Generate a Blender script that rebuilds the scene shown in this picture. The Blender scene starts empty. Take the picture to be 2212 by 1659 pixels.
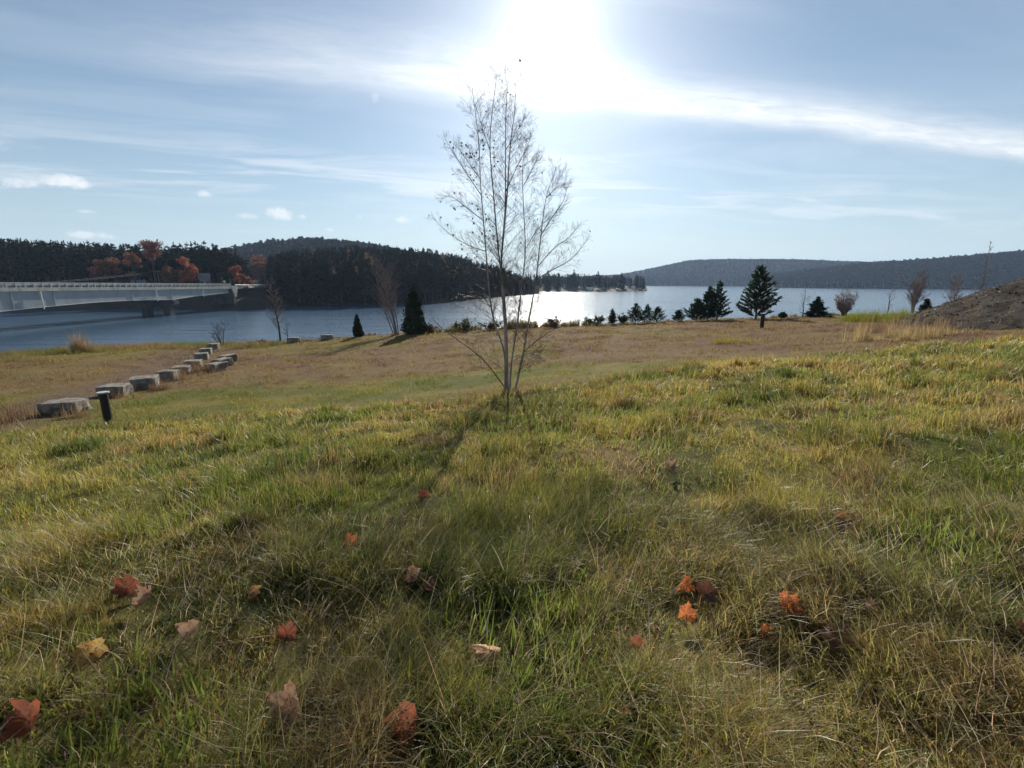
import bpy, math, random
import numpy as np
from mathutils import Vector, Matrix, Euler

rnd = random.Random(7)
rng = np.random.default_rng(11)
S = bpy.context.scene
COL = S.collection

# ------------------------------------------------------------------ camera
EYE = 1.5                       # eye height above the grass at the photographer's feet
PITCH = math.radians(12.5)
F = 985.0                       # focal length in units of a 2212 px wide picture
cam = bpy.data.cameras.new('camera')
cam.sensor_width = 36.0
cam.lens = 36.0 * F / 2212.0
cam.clip_start = 0.05
cam.clip_end = 12000
camo = bpy.data.objects.new('camera', cam)
camo.location = (0, 0, EYE)
camo.rotation_euler = (math.radians(90) - PITCH, 0, 0)
COL.objects.link(camo)
S.camera = camo

# ------------------------------------------------------------------ light
SUN_AZ = math.radians(4.2)      # to the right of straight ahead
SUN_EL = math.radians(25.2)
SUN_DIR = Vector((math.sin(SUN_AZ) * math.cos(SUN_EL), math.cos(SUN_AZ) * math.cos(SUN_EL), math.sin(SUN_EL)))
sun = bpy.data.lights.new('sun', 'SUN')
sun.energy = 5.0
sun.angle = math.radians(0.5)
sun.color = (1.0, 0.93, 0.82)
suno = bpy.data.objects.new('sun', sun)
suno.rotation_euler = (-SUN_DIR).to_track_quat('-Z', 'Y').to_euler()
suno.location = (0, 0, 60)
COL.objects.link(suno)

S.view_settings.view_transform = 'Standard'
S.view_settings.look = 'None'
S.view_settings.exposure = 0.60
S.view_settings.gamma = 1.0
S.view_settings.use_curve_mapping = False
S.render.engine = 'CYCLES'
cy = S.cycles
cy.max_bounces = 4
cy.diffuse_bounces = 2
cy.glossy_bounces = 3
cy.transmission_bounces = 4
cy.transparent_max_bounces = 8
cy.volume_bounces = 1
cy.sample_clamp_indirect = 6
cy.use_denoising = True
cy.denoiser = 'OPENIMAGEDENOISE'
cy.use_adaptive_sampling = True
cy.adaptive_threshold = 0.015


def px_dir(dx, dy):
    """direction of a point of the 2212x1659 view"""
    x, u = dx - 1106.0, 829.5 - dy
    c, s = math.cos(PITCH), math.sin(PITCH)
    return Vector((x, F * c + u * s, u * c - F * s))


def V(dx, dy, Y):
    d = px_dir(dx, dy)
    return Vector((d.x / d.y * Y, Y, EYE + d.z / d.y * Y))


# ------------------------------------------------------------------ sky
W = bpy.data.worlds.new('World')
S.world = W
W.use_nodes = True
W.cycles.sampling_method = 'MANUAL'
W.cycles.sample_map_resolution = 512
wn, wl = W.node_tree.nodes, W.node_tree.links
wn.clear()


def N(tree, typ, **kw):
    n = tree.nodes.new(typ)
    for k, v in kw.items():
        if k.startswith('i_'):
            n.inputs[k[2:].replace('_', ' ')].default_value = v
        else:
            setattr(n, k, v)
    return n


class G:
    """tiny expression helper for math nodes"""
    def __init__(self, tree): self.t = tree
    def _in(self, sock, v):
        if hasattr(v, 'is_output') or isinstance(v, bpy.types.NodeSocket): self.t.links.new(v, sock)
        else: sock.default_value = v
    def m(self, op, a, b=None, c=None, clamp=False):
        n = self.t.nodes.new('ShaderNodeMath'); n.operation = op; n.use_clamp = clamp
        self._in(n.inputs[0], a)
        if b is not None: self._in(n.inputs[1], b)
        if c is not None: self._in(n.inputs[2], c)
        return n.outputs[0]
    def dot(self, a, vec):
        n = self.t.nodes.new('ShaderNodeVectorMath'); n.operation = 'DOT_PRODUCT'
        self.t.links.new(a, n.inputs[0]); n.inputs[1].default_value = vec
        return n.outputs['Value']
    def xyz(self, x, y, z):
        n = self.t.nodes.new('ShaderNodeCombineXYZ')
        for i, v in enumerate((x, y, z)): self._in(n.inputs[i], v)
        return n.outputs[0]
    def noise(self, vec, scale, detail=4, rough=0.55, dist=0.0):
        n = self.t.nodes.new('ShaderNodeTexNoise')
        self.t.links.new(vec, n.inputs['Vector'])
        n.inputs['Scale'].default_value = scale; n.inputs['Detail'].default_value = detail
        n.inputs['Roughness'].default_value = rough; n.inputs['Distortion'].default_value = dist
        return n.outputs['Fac']
    def smooth(self, v, lo, hi):
        n = self.t.nodes.new('ShaderNodeMapRange'); n.interpolation_type = 'SMOOTHSTEP'
        self._in(n.inputs['Value'], v)
        n.inputs['From Min'].default_value = lo; n.inputs['From Max'].default_value = hi
        return n.outputs['Result']
    def mapr(self, v, lo, hi, a, b):
        n = self.t.nodes.new('ShaderNodeMapRange')
        self._in(n.inputs['Value'], v)
        n.inputs['From Min'].default_value = lo; n.inputs['From Max'].default_value = hi
        n.inputs['To Min'].default_value = a; n.inputs['To Max'].default_value = b
        return n.outputs['Result']


g = G(W.node_tree)
tc = wn.new('ShaderNodeTexCoord')
dirv = tc.outputs['Generated']
sky = wn.new('ShaderNodeTexSky')
sky.sky_type = 'NISHITA'
sky.sun_disc = False
sky.sun_elevation = SUN_EL
sky.sun_rotation = SUN_AZ
sky.altitude = 100
sky.air_density = 1.0
sky.dust_density = 0.25
sky.ozone_density = 2.5
sep = wn.new('ShaderNodeSeparateXYZ')
wl.new(dirv, sep.inputs[0])
dx_, dy_, dz_ = sep.outputs
zz = g.m('ADD', g.m('MAXIMUM', dz_, 0.0), 0.03)
pu, pv = g.m('DIVIDE', dx_, zz), g.m('DIVIDE', dy_, zz)      # high cloud sheet
plane = g.xyz(pu, pv, 0.0)
# streak direction of the high cloud: along (1, .245)
along = g.m('ADD', g.m('MULTIPLY', pu, 0.971), g.m('MULTIPLY', pv, 0.238))
across = g.m('SUBTRACT', g.m('MULTIPLY', pv, 0.971), g.m('MULTIPLY', pu, 0.238))
warp = g.noise(g.xyz(g.m('MULTIPLY', along, 0.6), across, 3.0), 0.9, 3)
acw = g.m('ADD', across, g.m('MULTIPLY', g.m('SUBTRACT', warp, 0.5), 0.5))
n1 = g.noise(g.xyz(g.m('MULTIPLY', along, 0.38), acw, 0.0), 1.7, 5, 0.58, 0.8)
n2 = g.noise(g.xyz(g.m('MULTIPLY', along, 0.5), acw, 7.0), 0.55, 3, 0.55, 0.3)
fine = g.noise(g.xyz(g.m('MULTIPLY', along, 0.7), g.m('MULTIPLY', acw, 2.2), 1.0), 5.0, 5, 0.65, 0.5)
# the long band: soft upper side, crisper lower side
e = g.m('SUBTRACT', acw, 2.42)
e = g.m('DIVIDE', e, g.mapr(e, -0.05, 0.05, 0.30, 0.15))
band = g.m('EXPONENT', g.m('MULTIPLY', g.m('MULTIPLY', e, e), -1.0))
band = g.m('MULTIPLY', band, g.mapr(fine, 0.28, 0.72, 0.5, 1.15))
band = g.m('MULTIPLY', band, g.smooth(along, -1.6, 0.9))
# second, fainter band lower down
e2 = g.m('DIVIDE', g.m('SUBTRACT', acw, 4.4), 0.85)
band2 = g.m('EXPONENT', g.m('MULTIPLY', g.m('MULTIPLY', e2, e2), -1.0))
band2 = g.m('MULTIPLY', band2, g.smooth(n1, 0.42, 0.66))
veil = g.m('MULTIPLY', g.smooth(n2, 0.38, 0.66), g.smooth(n1, 0.36, 0.72))
cirrus = g.m('MAXIMUM', g.m('MULTIPLY', band, 0.92), g.m('MULTIPLY', band2, 0.50))
cirrus = g.m('ADD', cirrus, g.m('MULTIPLY', veil, 0.19), clamp=True)
cirrus = g.m('MULTIPLY', cirrus, g.smooth(dz_, 0.02, 0.16))
# small fair-weather clouds low over the hills
puffn = g.noise(dirv, 34.0, 6, 0.68)
puffs = None
for (cx, cy_, w_, h_, st) in ((142, 392, 38, 14, 0.75), (46, 396, 36, 10, 0.6), (444, 419, 17, 8, 0.6), (597, 460, 30, 14, 0.65), (540, 467, 20, 6, 0.4),
                              (871, 475, 18, 8, 0.7), (811, 210, 8, 10, 0.22), (188, 508, 46, 8, 0.55), (652, 468, 9, 5, 0.5), (186, 457, 17, 4, 0.35),
                              (714, 496, 9, 4, 0.5), (778, 468, 9, 4, 0.4)):
    c = px_dir(cx, cy_).normalized()
    r_ = Vector((c.y, -c.x, 0)).normalized()
    u_ = r_.cross(c)
    k = F / px_dir(cx, cy_).length
    a = g.m('DIVIDE', g.m('SUBTRACT', g.dot(dirv, r_), 0.0), w_ / F * k)
    b = g.m('DIVIDE', g.dot(dirv, u_), h_ / F * k)
    rr = g.m('ADD', g.m('MULTIPLY', a, a), g.m('MULTIPLY', b, b))
    rr = g.m('ADD', rr, g.m('MULTIPLY', g.m('SUBTRACT', puffn, 0.5), 5.5))
    front = g.m('GREATER_THAN', g.dot(dirv, c), 0.5)
    m_ = g.m('MULTIPLY', g.m('MULTIPLY', g.smooth(rr, 1.4, -0.4), st), front)
    puffs = m_ if puffs is None else g.m('MAXIMUM', puffs, m_)
# thin ice cloud and fine dust scatter sunlight forward: bright near the sun (Henyey-Greenstein lobes)
mu = g.dot(dirv, SUN_DIR)


def lobe(gg_):
    return g.m('DIVIDE', (1 - gg_ * gg_), g.m('POWER', g.m('MAXIMUM', g.m('SUBTRACT', 1 + gg_ * gg_, g.m('MULTIPLY', mu, 2 * gg_)), 0.001), 1.5))


l1, l2 = lobe(0.93), lobe(0.72)
cbright = g.m('ADD', 0.66, g.m('ADD', g.m('MULTIPLY', l1, 0.005), g.m('MULTIPLY', l2, 0.016)))
aur = g.m('ADD', g.m('MULTIPLY', l1, 0.0014), g.m('MULTIPLY', l2, 0.0058))
hz = g.m('EXPONENT', g.m('MULTIPLY', g.m('MAXIMUM', dz_, 0.0), -5.5))          # pale low haze of the real sky


def backg(color, strength):
    n = wn.new('ShaderNodeBackground')
    n.inputs['Color'].default_value = (*color, 1)
    if isinstance(strength, float): n.inputs['Strength'].default_value = strength
    else: wl.new(strength, n.inputs['Strength'])
    return n


def shmix(f, a_, b_):
    n = wn.new('ShaderNodeMixShader')
    wl.new(f, n.inputs[0]); wl.new(a_.outputs[0], n.inputs[1]); wl.new(b_.outputs[0], n.inputs[2])
    return n


bg1 = backg((1, 1, 1), 0.057)
wb = wn.new('ShaderNodeMix'); wb.data_type = 'RGBA'; wb.blend_type = 'MULTIPLY'; wb.inputs['Factor'].default_value = 1.0
wb.inputs['B'].default_value = (0.96, 1.02, 1.02, 1)
wl.new(sky.outputs[0], wb.inputs['A']); wl.new(wb.outputs['Result'], bg1.inputs['Color'])
low = backg((0.74, 0.90, 1.0), g.m('ADD', 0.52, g.m('MULTIPLY', l2, 0.012)))
base_ = shmix(g.m('MULTIPLY', hz, 0.9), bg1, low)
add = wn.new('ShaderNodeAddShader')
wl.new(base_.outputs[0], add.inputs[0]); wl.new(backg((0.96, 0.98, 1.0), aur).outputs[0], add.inputs[1])
mx = shmix(cirrus, add, backg((0.93, 0.965, 1.0), cbright))
mx = shmix(puffs, mx, backg((0.98, 0.98, 1.0), 0.72))
wo = wn.new('ShaderNodeOutputWorld')
wl.new(mx.outputs[0], wo.inputs['Surface'])

# ------------------------------------------------------------------ helpers
LAKE = -7.8


def tag(o, label=None, cat=None, group=None, kind=None):
    if label: o['label'] = label
    if cat: o['category'] = cat
    if group: o['group'] = group
    if kind: o['kind'] = kind
    return o


class MB:
    def __init__(self): self.v, self.f, self.c = [], [], []
    def add(self, vs, fs):
        b = len(self.v)
        self.v.extend(tuple(p) for p in vs)
        self.f.extend(tuple(i + b for i in f) for f in fs)
    def box(self, c, s, rz=0.0, jitter=0.0):
        cx, cy_, cz = c; hx, hy, hz_ = s[0] / 2, s[1] / 2, s[2] / 2
        ca, sa = math.cos(rz), math.sin(rz)
        vs = []
        for z in (-hz_, hz_):
            for x, y in ((-hx, -hy), (hx, -hy), (hx, hy), (-hx, hy)):
                vs.append((cx + x * ca - y * sa, cy_ + x * sa + y * ca, cz + z))
        self.add(vs, [(3, 2, 1, 0), (4, 5, 6, 7), (0, 1, 5, 4), (1, 2, 6, 5), (2, 3, 7, 6), (3, 0, 4, 7)])
    def tube(self, pts, rad, sides=5, cap=False):
        pts = [Vector(p) for p in pts]
        n = len(pts)
        if n < 2: return
        vs, fs = [], []
        up = None
        for i, p in enumerate(pts):
            t = (pts[min(i + 1, n - 1)] - pts[max(i - 1, 0)])
            if t.length < 1e-9: t = Vector((0, 0, 1))
            t.normalize()
            if up is None: up = Vector((1, 0, 0)) if abs(t.x) < 0.8 else Vector((0, 1, 0))
            a = up - t * up.dot(t)
            if a.length < 1e-6: a = t.orthogonal()
            a.normalize(); b = t.cross(a); up = a
            r = rad[i] if hasattr(rad, '__len__') else rad
            for k in range(sides):
                q = 2 * math.pi * k / sides
                vs.append(p + a * (math.cos(q) * r) + b * (math.sin(q) * r))
        for i in range(n - 1):
            for k in range(sides):
                k2 = (k + 1) % sides
                fs.append((i * sides + k, i * sides + k2, (i + 1) * sides + k2, (i + 1) * sides + k))
        if cap:
            fs.append(tuple(range(sides - 1, -1, -1)))
            fs.append(tuple((n - 1) * sides + k for k in range(sides)))
        self.add(vs, fs)
    def mesh(self, name):
        me = bpy.data.meshes.new(name)
        me.from_pydata(self.v, [], self.f)
        me.update()
        return me
    def build(self, name, mat, parent=None, smooth=False, link=True):
        me = self.mesh(name)
        if mat: me.materials.append(mat)
        if smooth: me.shade_smooth()
        o = bpy.data.objects.new(name, me)
        if link: COL.objects.link(o)
        if parent: o.parent = parent
        return o


def empty(name, loc=(0, 0, 0), rz=0.0):
    o = bpy.data.objects.new(name, None)
    o.location = loc; o.rotation_euler = (0, 0, rz)
    o.empty_display_size = 0.2
    COL.objects.link(o)
    return o


def copy_tree(o, parent=None):
    c = o.copy(); COL.objects.link(c)
    c.parent = parent
    for ch in list(o.children): copy_tree(ch, c)
    return c


def set_attr(me, name, typ, dom, data):
    a = me.attributes.new(name, typ, dom)
    key = {'FLOAT': 'value', 'INT': 'value', 'FLOAT_VECTOR': 'vector', 'FLOAT_COLOR': 'color'}[typ]
    arr = np.asarray(data, dtype=np.int32 if typ == 'INT' else np.float32).ravel()
    a.data.foreach_set(key, arr)


# value noise -----------------------------------------------------------------
_T = np.random.default_rng(5).random((256, 256)).astype(np.float64)


def vnoise(x, y):
    xi, yi = np.floor(x).astype(int), np.floor(y).astype(int)
    fx, fy = x - xi, y - yi
    fx = fx * fx * (3 - 2 * fx); fy = fy * fy * (3 - 2 * fy)
    a = _T[xi & 255, yi & 255]; b = _T[(xi + 1) & 255, yi & 255]
    c = _T[xi & 255, (yi + 1) & 255]; d = _T[(xi + 1) & 255, (yi + 1) & 255]
    return (a * (1 - fx) + b * fx) * (1 - fy) + (c * (1 - fx) + d * fx) * fy


def fbm(x, y, o=4, g_=0.5):
    s, a, t = 0.0, 1.0, 0.0
    for i in range(o):
        s = s + a * vnoise(x * 2 ** i + 17.3 * i, y * 2 ** i + 9.1 * i); t += a; a *= g_
    return s / t


def sstep(v, a, b):
    t = np.clip((v - a) / (b - a), 0, 1)
    return t * t * (3 - 2 * t)


# ------------------------------------------------------------------ materials
def mat_new(name):
    m = bpy.data.materials.new(name)
    m.use_nodes = True
    m.node_tree.nodes.clear()
    return m, m.node_tree


def mat_plain(name, c1, c2, scale=3.0, rough=0.85, bump=0.0, bscale=20.0, spec=0.3, metallic=0.0, stretch=(1, 1, 1), detail=6):
    m, t = mat_new(name)
    gg = G(t)
    tcn = t.nodes.new('ShaderNodeTexCoord')
    mp = t.nodes.new('ShaderNodeMapping'); mp.inputs['Scale'].default_value = stretch
    t.links.new(tcn.outputs['Object'], mp.inputs['Vector'])
    f = gg.noise(mp.outputs[0], scale, detail, 0.65)
    cr = t.nodes.new('ShaderNodeMix'); cr.data_type = 'RGBA'
    cr.inputs['A'].default_value = (*c1, 1); cr.inputs['B'].default_value = (*c2, 1)
    t.links.new(gg.smooth(f, 0.3, 0.7), cr.inputs['Factor'])
    p = t.nodes.new('ShaderNodeBsdfPrincipled')
    p.inputs['Roughness'].default_value = rough
    p.inputs['Metallic'].default_value = metallic
    p.inputs['Specular IOR Level'].default_value = spec
    t.links.new(cr.outputs['Result'], p.inputs['Base Color'])
    if bump:
        bn = t.nodes.new('ShaderNodeBump'); bn.inputs['Strength'].default_value = bump; bn.inputs['Distance'].default_value = 0.03
        t.links.new(gg.noise(mp.outputs[0], bscale, 6, 0.7), bn.inputs['Height'])
        t.links.new(bn.outputs[0], p.inputs['Normal'])
    o = t.nodes.new('ShaderNodeOutputMaterial')
    t.links.new(p.outputs[0], o.inputs['Surface'])
    return m


def mat_leafy(name, base=None, attr=None, inst=False, transl=0.4, rough=0.5, spec=0.25, var=0.35, vscale=3.0):
    """thin leaves, blades and needles: front reflection plus light coming through"""
    m, t = mat_new(name)
    gg = G(t)
    if base is not None:
        rgb = t.nodes.new('ShaderNodeRGB'); rgb.outputs[0].default_value = (*base, 1)
        colr = rgb.outputs[0]
    else:
        a = t.nodes.new('ShaderNodeAttribute'); a.attribute_name = attr
        a.attribute_type = 'INSTANCER' if inst else 'GEOMETRY'
        colr = a.outputs['Color']
    if var:
        if inst:
            b = t.nodes.new('ShaderNodeAttribute'); b.attribute_name = 'tint'; b.attribute_type = 'GEOMETRY'
            mm = t.nodes.new('ShaderNodeMix'); mm.data_type = 'RGBA'; mm.blend_type = 'MULTIPLY'
            mm.inputs['Factor'].default_value = 1.0
            t.links.new(colr, mm.inputs['A']); t.links.new(b.outputs['Color'], mm.inputs['B'])
            colr = mm.outputs['Result']
        else:
            tcn = t.nodes.new('ShaderNodeTexCoord')
            f = gg.noise(tcn.outputs['Object'], vscale, 4)
            hsv = t.nodes.new('ShaderNodeHueSaturation')
            t.links.new(gg.mapr(f, 0.25, 0.75, 1 - var, 1 + var), hsv.inputs['Value'])
            oi = t.nodes.new('ShaderNodeObjectInfo')
            t.links.new(gg.mapr(oi.outputs['Random'], 0, 1, 0.485, 0.515), hsv.inputs['Hue'])
            t.links.new(colr, hsv.inputs['Color'])
            colr = hsv.outputs[0]
    p = t.nodes.new('ShaderNodeBsdfPrincipled')
    p.inputs['Roughness'].default_value = rough
    p.inputs['Specular IOR Level'].default_value = spec
    t.links.new(colr, p.inputs['Base Color'])
    tr = t.nodes.new('ShaderNodeBsdfTranslucent')
    t.links.new(colr, tr.inputs['Color'])
    ms = t.nodes.new('ShaderNodeMixShader'); ms.inputs[0].default_value = transl
    t.links.new(p.outputs[0], ms.inputs[1]); t.links.new(tr.outputs[0], ms.inputs[2])
    o = t.nodes.new('ShaderNodeOutputMaterial')
    t.links.new(ms.outputs[0], o.inputs['Surface'])
    return m


M = {}
M['grass'] = mat_leafy('grass_blades', attr='col', transl=0.58, rough=0.40, spec=0.45, var=0)
M['fieldgrass'] = mat_leafy('field_grass_blades', attr='col', transl=0.5, rough=0.8, spec=0.1, var=0)
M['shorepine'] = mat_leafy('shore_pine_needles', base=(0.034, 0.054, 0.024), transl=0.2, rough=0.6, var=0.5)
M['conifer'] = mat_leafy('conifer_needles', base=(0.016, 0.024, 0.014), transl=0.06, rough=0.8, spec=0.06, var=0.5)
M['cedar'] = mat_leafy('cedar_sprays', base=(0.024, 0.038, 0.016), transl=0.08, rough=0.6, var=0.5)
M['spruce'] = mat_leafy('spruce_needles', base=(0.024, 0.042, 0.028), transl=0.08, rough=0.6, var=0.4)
M['orange'] = mat_leafy('orange_leaves', base=(0.34, 0.105, 0.035), transl=0.3, rough=0.6, var=0.45, vscale=0.5)
M['rust'] = mat_leafy('rust_leaves', base=(0.24, 0.095, 0.055), transl=0.3, rough=0.6, var=0.4, vscale=0.5)
M['larch'] = mat_leafy('larch_needles', base=(0.30, 0.17, 0.075), transl=0.3, rough=0.6, var=0.4, vscale=0.5)
M['birchleaf'] = mat_leafy('birch_leaves', base=(0.05, 0.045, 0.015), transl=0.25, rough=0.5, var=0.3)
M['tanbush'] = mat_leafy('tan_twig_leaves', base=(0.38, 0.29, 0.20), transl=0.3, rough=0.6, var=0.3)
M['weed'] = mat_leafy('dry_weeds', base=(0.11, 0.075, 0.04), transl=0.35, rough=0.6, var=0.4)
M['greenshrub'] = mat_leafy('green_shrub_leaves', base=(0.07, 0.085, 0.025), transl=0.35, rough=0.5, var=0.4)
M['bark'] = mat_plain('dark_bark', (0.06, 0.045, 0.035), (0.12, 0.09, 0.07), 8, 0.9)
M['twig'] = mat_plain('grey_twigs', (0.19, 0.145, 0.13), (0.28, 0.22, 0.20), 2, 0.8)
M['birchbark'] = mat_plain('young_birch_bark', (0.20, 0.15, 0.13), (0.46, 0.39, 0.34), 6, 0.7, stretch=(1, 1, 0.35))
M['birchtwig'] = mat_plain('birch_twigs', (0.05, 0.032, 0.026), (0.095, 0.062, 0.05), 3, 0.6, spec=0.3)
M['granite'] = mat_plain('granite', (0.095, 0.082, 0.07), (0.30, 0.265, 0.22), 5, 0.9, bump=0.9, bscale=9)
M['post'] = mat_plain('dark_metal_post', (0.012, 0.011, 0.010), (0.03, 0.026, 0.022), 6, 0.6)
M['postcap'] = mat_plain('pale_post_cap', (0.35, 0.34, 0.33), (0.5, 0.49, 0.47), 10, 0.6)
M['concrete'] = mat_plain('bridge_concrete', (0.34, 0.315, 0.255), (0.54, 0.50, 0.42), 0.8, 0.9, stretch=(1, 1, 0.6))
M['pierc'] = mat_plain('shade_toned_pier_concrete', (0.06, 0.058, 0.056), (0.12, 0.115, 0.11), 0.4, 0.95)  # concrete darkened all over: shade of the camera-facing sides put into the colour
M['steel'] = mat_plain('painted_girder', (0.30, 0.305, 0.305), (0.38, 0.385, 0.385), 0.35, 0.75, spec=0.15, stretch=(1, 1, 0.6))
M['flange'] = mat_plain('girder_flange', (0.55, 0.55, 0.55), (0.65, 0.65, 0.64), 0.5, 0.5)
M['rail'] = mat_plain('galvanised_rail', (0.42, 0.41, 0.38), (0.55, 0.54, 0.50), 0.7, 0.5, metallic=0.2)
M['road'] = mat_plain('asphalt', (0.10, 0.10, 0.10), (0.16, 0.155, 0.15), 0.3, 0.9)
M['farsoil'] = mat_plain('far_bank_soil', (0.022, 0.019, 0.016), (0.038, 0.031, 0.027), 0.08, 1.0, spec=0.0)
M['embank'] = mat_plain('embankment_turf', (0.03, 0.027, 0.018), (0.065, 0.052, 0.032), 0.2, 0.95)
M['wood'] = mat_plain('weathered_pole', (0.20, 0.18, 0.16), (0.30, 0.27, 0.24), 2, 0.9)
M['wire'] = mat_plain('cable', (0.10, 0.10, 0.10), (0.14, 0.14, 0.14), 1, 0.8, spec=0.1)
M['white'] = mat_plain('white_paint', (0.74, 0.74, 0.72), (0.82, 0.82, 0.80), 1, 0.6)
M['roof'] = mat_plain('grey_roof', (0.16, 0.17, 0.18), (0.24, 0.25, 0.26), 1, 0.8)
M['siding'] = mat_plain('grey_siding', (0.22, 0.22, 0.22), (0.30, 0.30, 0.30), 1, 0.8)
M['glass'] = mat_plain('window_glass', (0.02, 0.025, 0.03), (0.03, 0.035, 0.04), 1, 0.1, spec=0.6)

# ------------------------------------------------------------------ terrain
CP = []
for (dx, dy, Y) in ((1090, 852, 12.3), (1400, 800, 12.5), (650, 890, 11.0), (0, 940, 10.0), (235, 916, 11.5), (330, 842, 18), (440, 792, 26),
                    (470, 748, 38), (620, 742, 42), (770, 728, 44), (900, 720, 45), (1200, 706, 48), (1645, 709, 30), (1650, 689, 44), (1990, 681, 45),
                    (1000, 782, 24), (1500, 760, 20), (2000, 725, 20), (2212, 735, 14.5), (50, 805, 22), (0, 768, 33), (200, 752, 36),
                    (1300, 760, 22), (700, 800, 22), (1750, 770, 15)):
    CP.append(V(dx, dy, Y))
for (x, y, z) in ((0, 0, 0), (-4, 1, -0.12), (4, 1, 0.1), (0, 4, -0.32), (-5, 5, -0.75), (5, 5, -0.1), (-20, 0, -1.3), (20, 0, 1.2), (0, -12, 1.2),
                  (-30, -10, -0.6), (40, 0, 2), (45, 25, -0.6), (75, 45, -1.2), (-60, 20, -4.0), (-70, -10, -3.0), (60, -10, 3.0)):
    CP.append(Vector((x, y, z)))
_cx = np.array([[p.x, p.y] for p in CP]); _cz = np.array([p.z for p in CP])


def _phi(d2): return 0.5 * d2 * np.log(np.maximum(d2, 1e-9))


_n = len(CP)
_A = np.zeros((_n + 3, _n + 3))
_d2 = ((_cx[:, None, :] - _cx[None, :, :]) ** 2).sum(2)
_A[:_n, :_n] = _phi(_d2) + np.eye(_n) * 1.5
_A[:_n, _n] = 1; _A[:_n, _n + 1:] = _cx; _A[_n, :_n] = 1; _A[_n + 1:, :_n] = _cx.T
_w = np.linalg.solve(_A, np.concatenate([_cz, np.zeros(3)]))


def tps(x, y):
    x = np.asarray(x, float); y = np.asarray(y, float)
    sh = x.shape
    x = x.ravel(); y = y.ravel()
    out = np.empty_like(x)
    for i in range(0, len(x), 40000):
        d2 = (x[i:i + 40000, None] - _cx[None, :, 0]) ** 2 + (y[i:i + 40000, None] - _cx[None, :, 1]) ** 2
        out[i:i + 40000] = _phi(d2) @ _w[:_n] + _w[_n] + x[i:i + 40000] * _w[_n + 1] + y[i:i + 40000] * _w[_n + 2]
    return out.reshape(sh)


SHX = np.array([-90, -60, -37.5, -33, -27, -20.8, -15, -9.4, 4.6, 18, 40, 60, 110.])
SHY = np.array([12, 22, 33.5, 36.5, 40.5, 42.5, 44.5, 45.5, 48.5, 47, 46, 46, 46.])


def shore_y(x): return np.interp(x, SHX, SHY)


TGX = np.array([-40, -14, -9, -5, 0, 3.65, 9, 16, 40.])
TGY = np.array([7, 9.8, 10.4, 11, 12, 12.4, 14, 15.2, 16.])


def tall_edge(x, y=None):
    e = np.interp(x, TGX, TGY)
    return e + (fbm(x * 0.8, x * 0 + 3.3, 3) - 0.5) * 1.2


def ground(x, y):
    x = np.asarray(x, float); y = np.asarray(y, float)
    sy = shore_y(x) + (fbm(x * 0.25, x * 0 + 1.0, 3) - 0.5) * 1.6
    d = y - sy
    z = tps(x, np.minimum(y, sy))
    dd = np.maximum(d, 0)
    z = z - 0.5 * np.sqrt(dd * dd + 0.3 * dd)
    near = sstep(tall_edge(x) - y, -1.2, 1.0)
    z = z + (fbm(x * 0.9, y * 0.9, 4) - 0.5) * (0.16 * near + 0.07)
    z = z + (fbm(x * 0.3 + 40, y * 0.3, 3) - 0.5) * 0.22 * sstep(y, 3, 12)
    return np.maximum(z, LAKE - 2.2)


MC = (32.5, 21.0)


def mound(x, y):
    d = np.sqrt((x - MC[0]) ** 2 + ((y - MC[1]) / np.where(y < MC[1], 1.35, 1.0)) ** 2)
    z = 5.2 - 0.55 * np.sqrt(d * d + 1)
    z = z + (fbm(x * 0.35 + 3, y * 0.35, 4) - 0.5) * 0.9 + (fbm(x * 1.6, y * 1.6, 4) - 0.5) * 0.30
    return z


def ground_at(dx, dy, lift=0.0):
    """where the line of sight through a point of the view meets the ground"""
    d = px_dir(dx, dy)
    lo, hi = 0.4, 60.0
    for Y in np.linspace(0.4, 60, 1200):
        p = V(dx, dy, Y)
        if p.z < float(ground(p.x, p.y)) + lift:
            return Vector((p.x, p.y, float(ground(p.x, p.y)) + lift))
    return V(dx, dy, 45)


# colours of the turf as it is (patches of green, straw and dead red-brown grass)
C_GREEN = np.array([0.135, 0.165, 0.028]); C_DGREEN = np.array([0.075, 0.110, 0.022]); C_YG = np.array([0.275, 0.25, 0.052])
C_STRAW = np.array([0.42, 0.34, 0.14]); C_BROWN = np.array([0.235, 0.165, 0.075]); C_RED = np.array([0.185, 0.115, 0.068]); C_GOLD = np.array([0.40, 0.28, 0.080])


def mixc(a, b, t): return a * (1 - t[..., None]) + b * t[..., None]


def blob(x, y, cx, cy_, rx, ry):
    q = ((x - cx) / rx) ** 2 + ((y - cy_) / ry) ** 2 + (fbm(x * 0.7 + 5, y * 0.7 + 5, 3) - 0.5) * 1.6
    return sstep(q, 1.4, 0.4)


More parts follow.
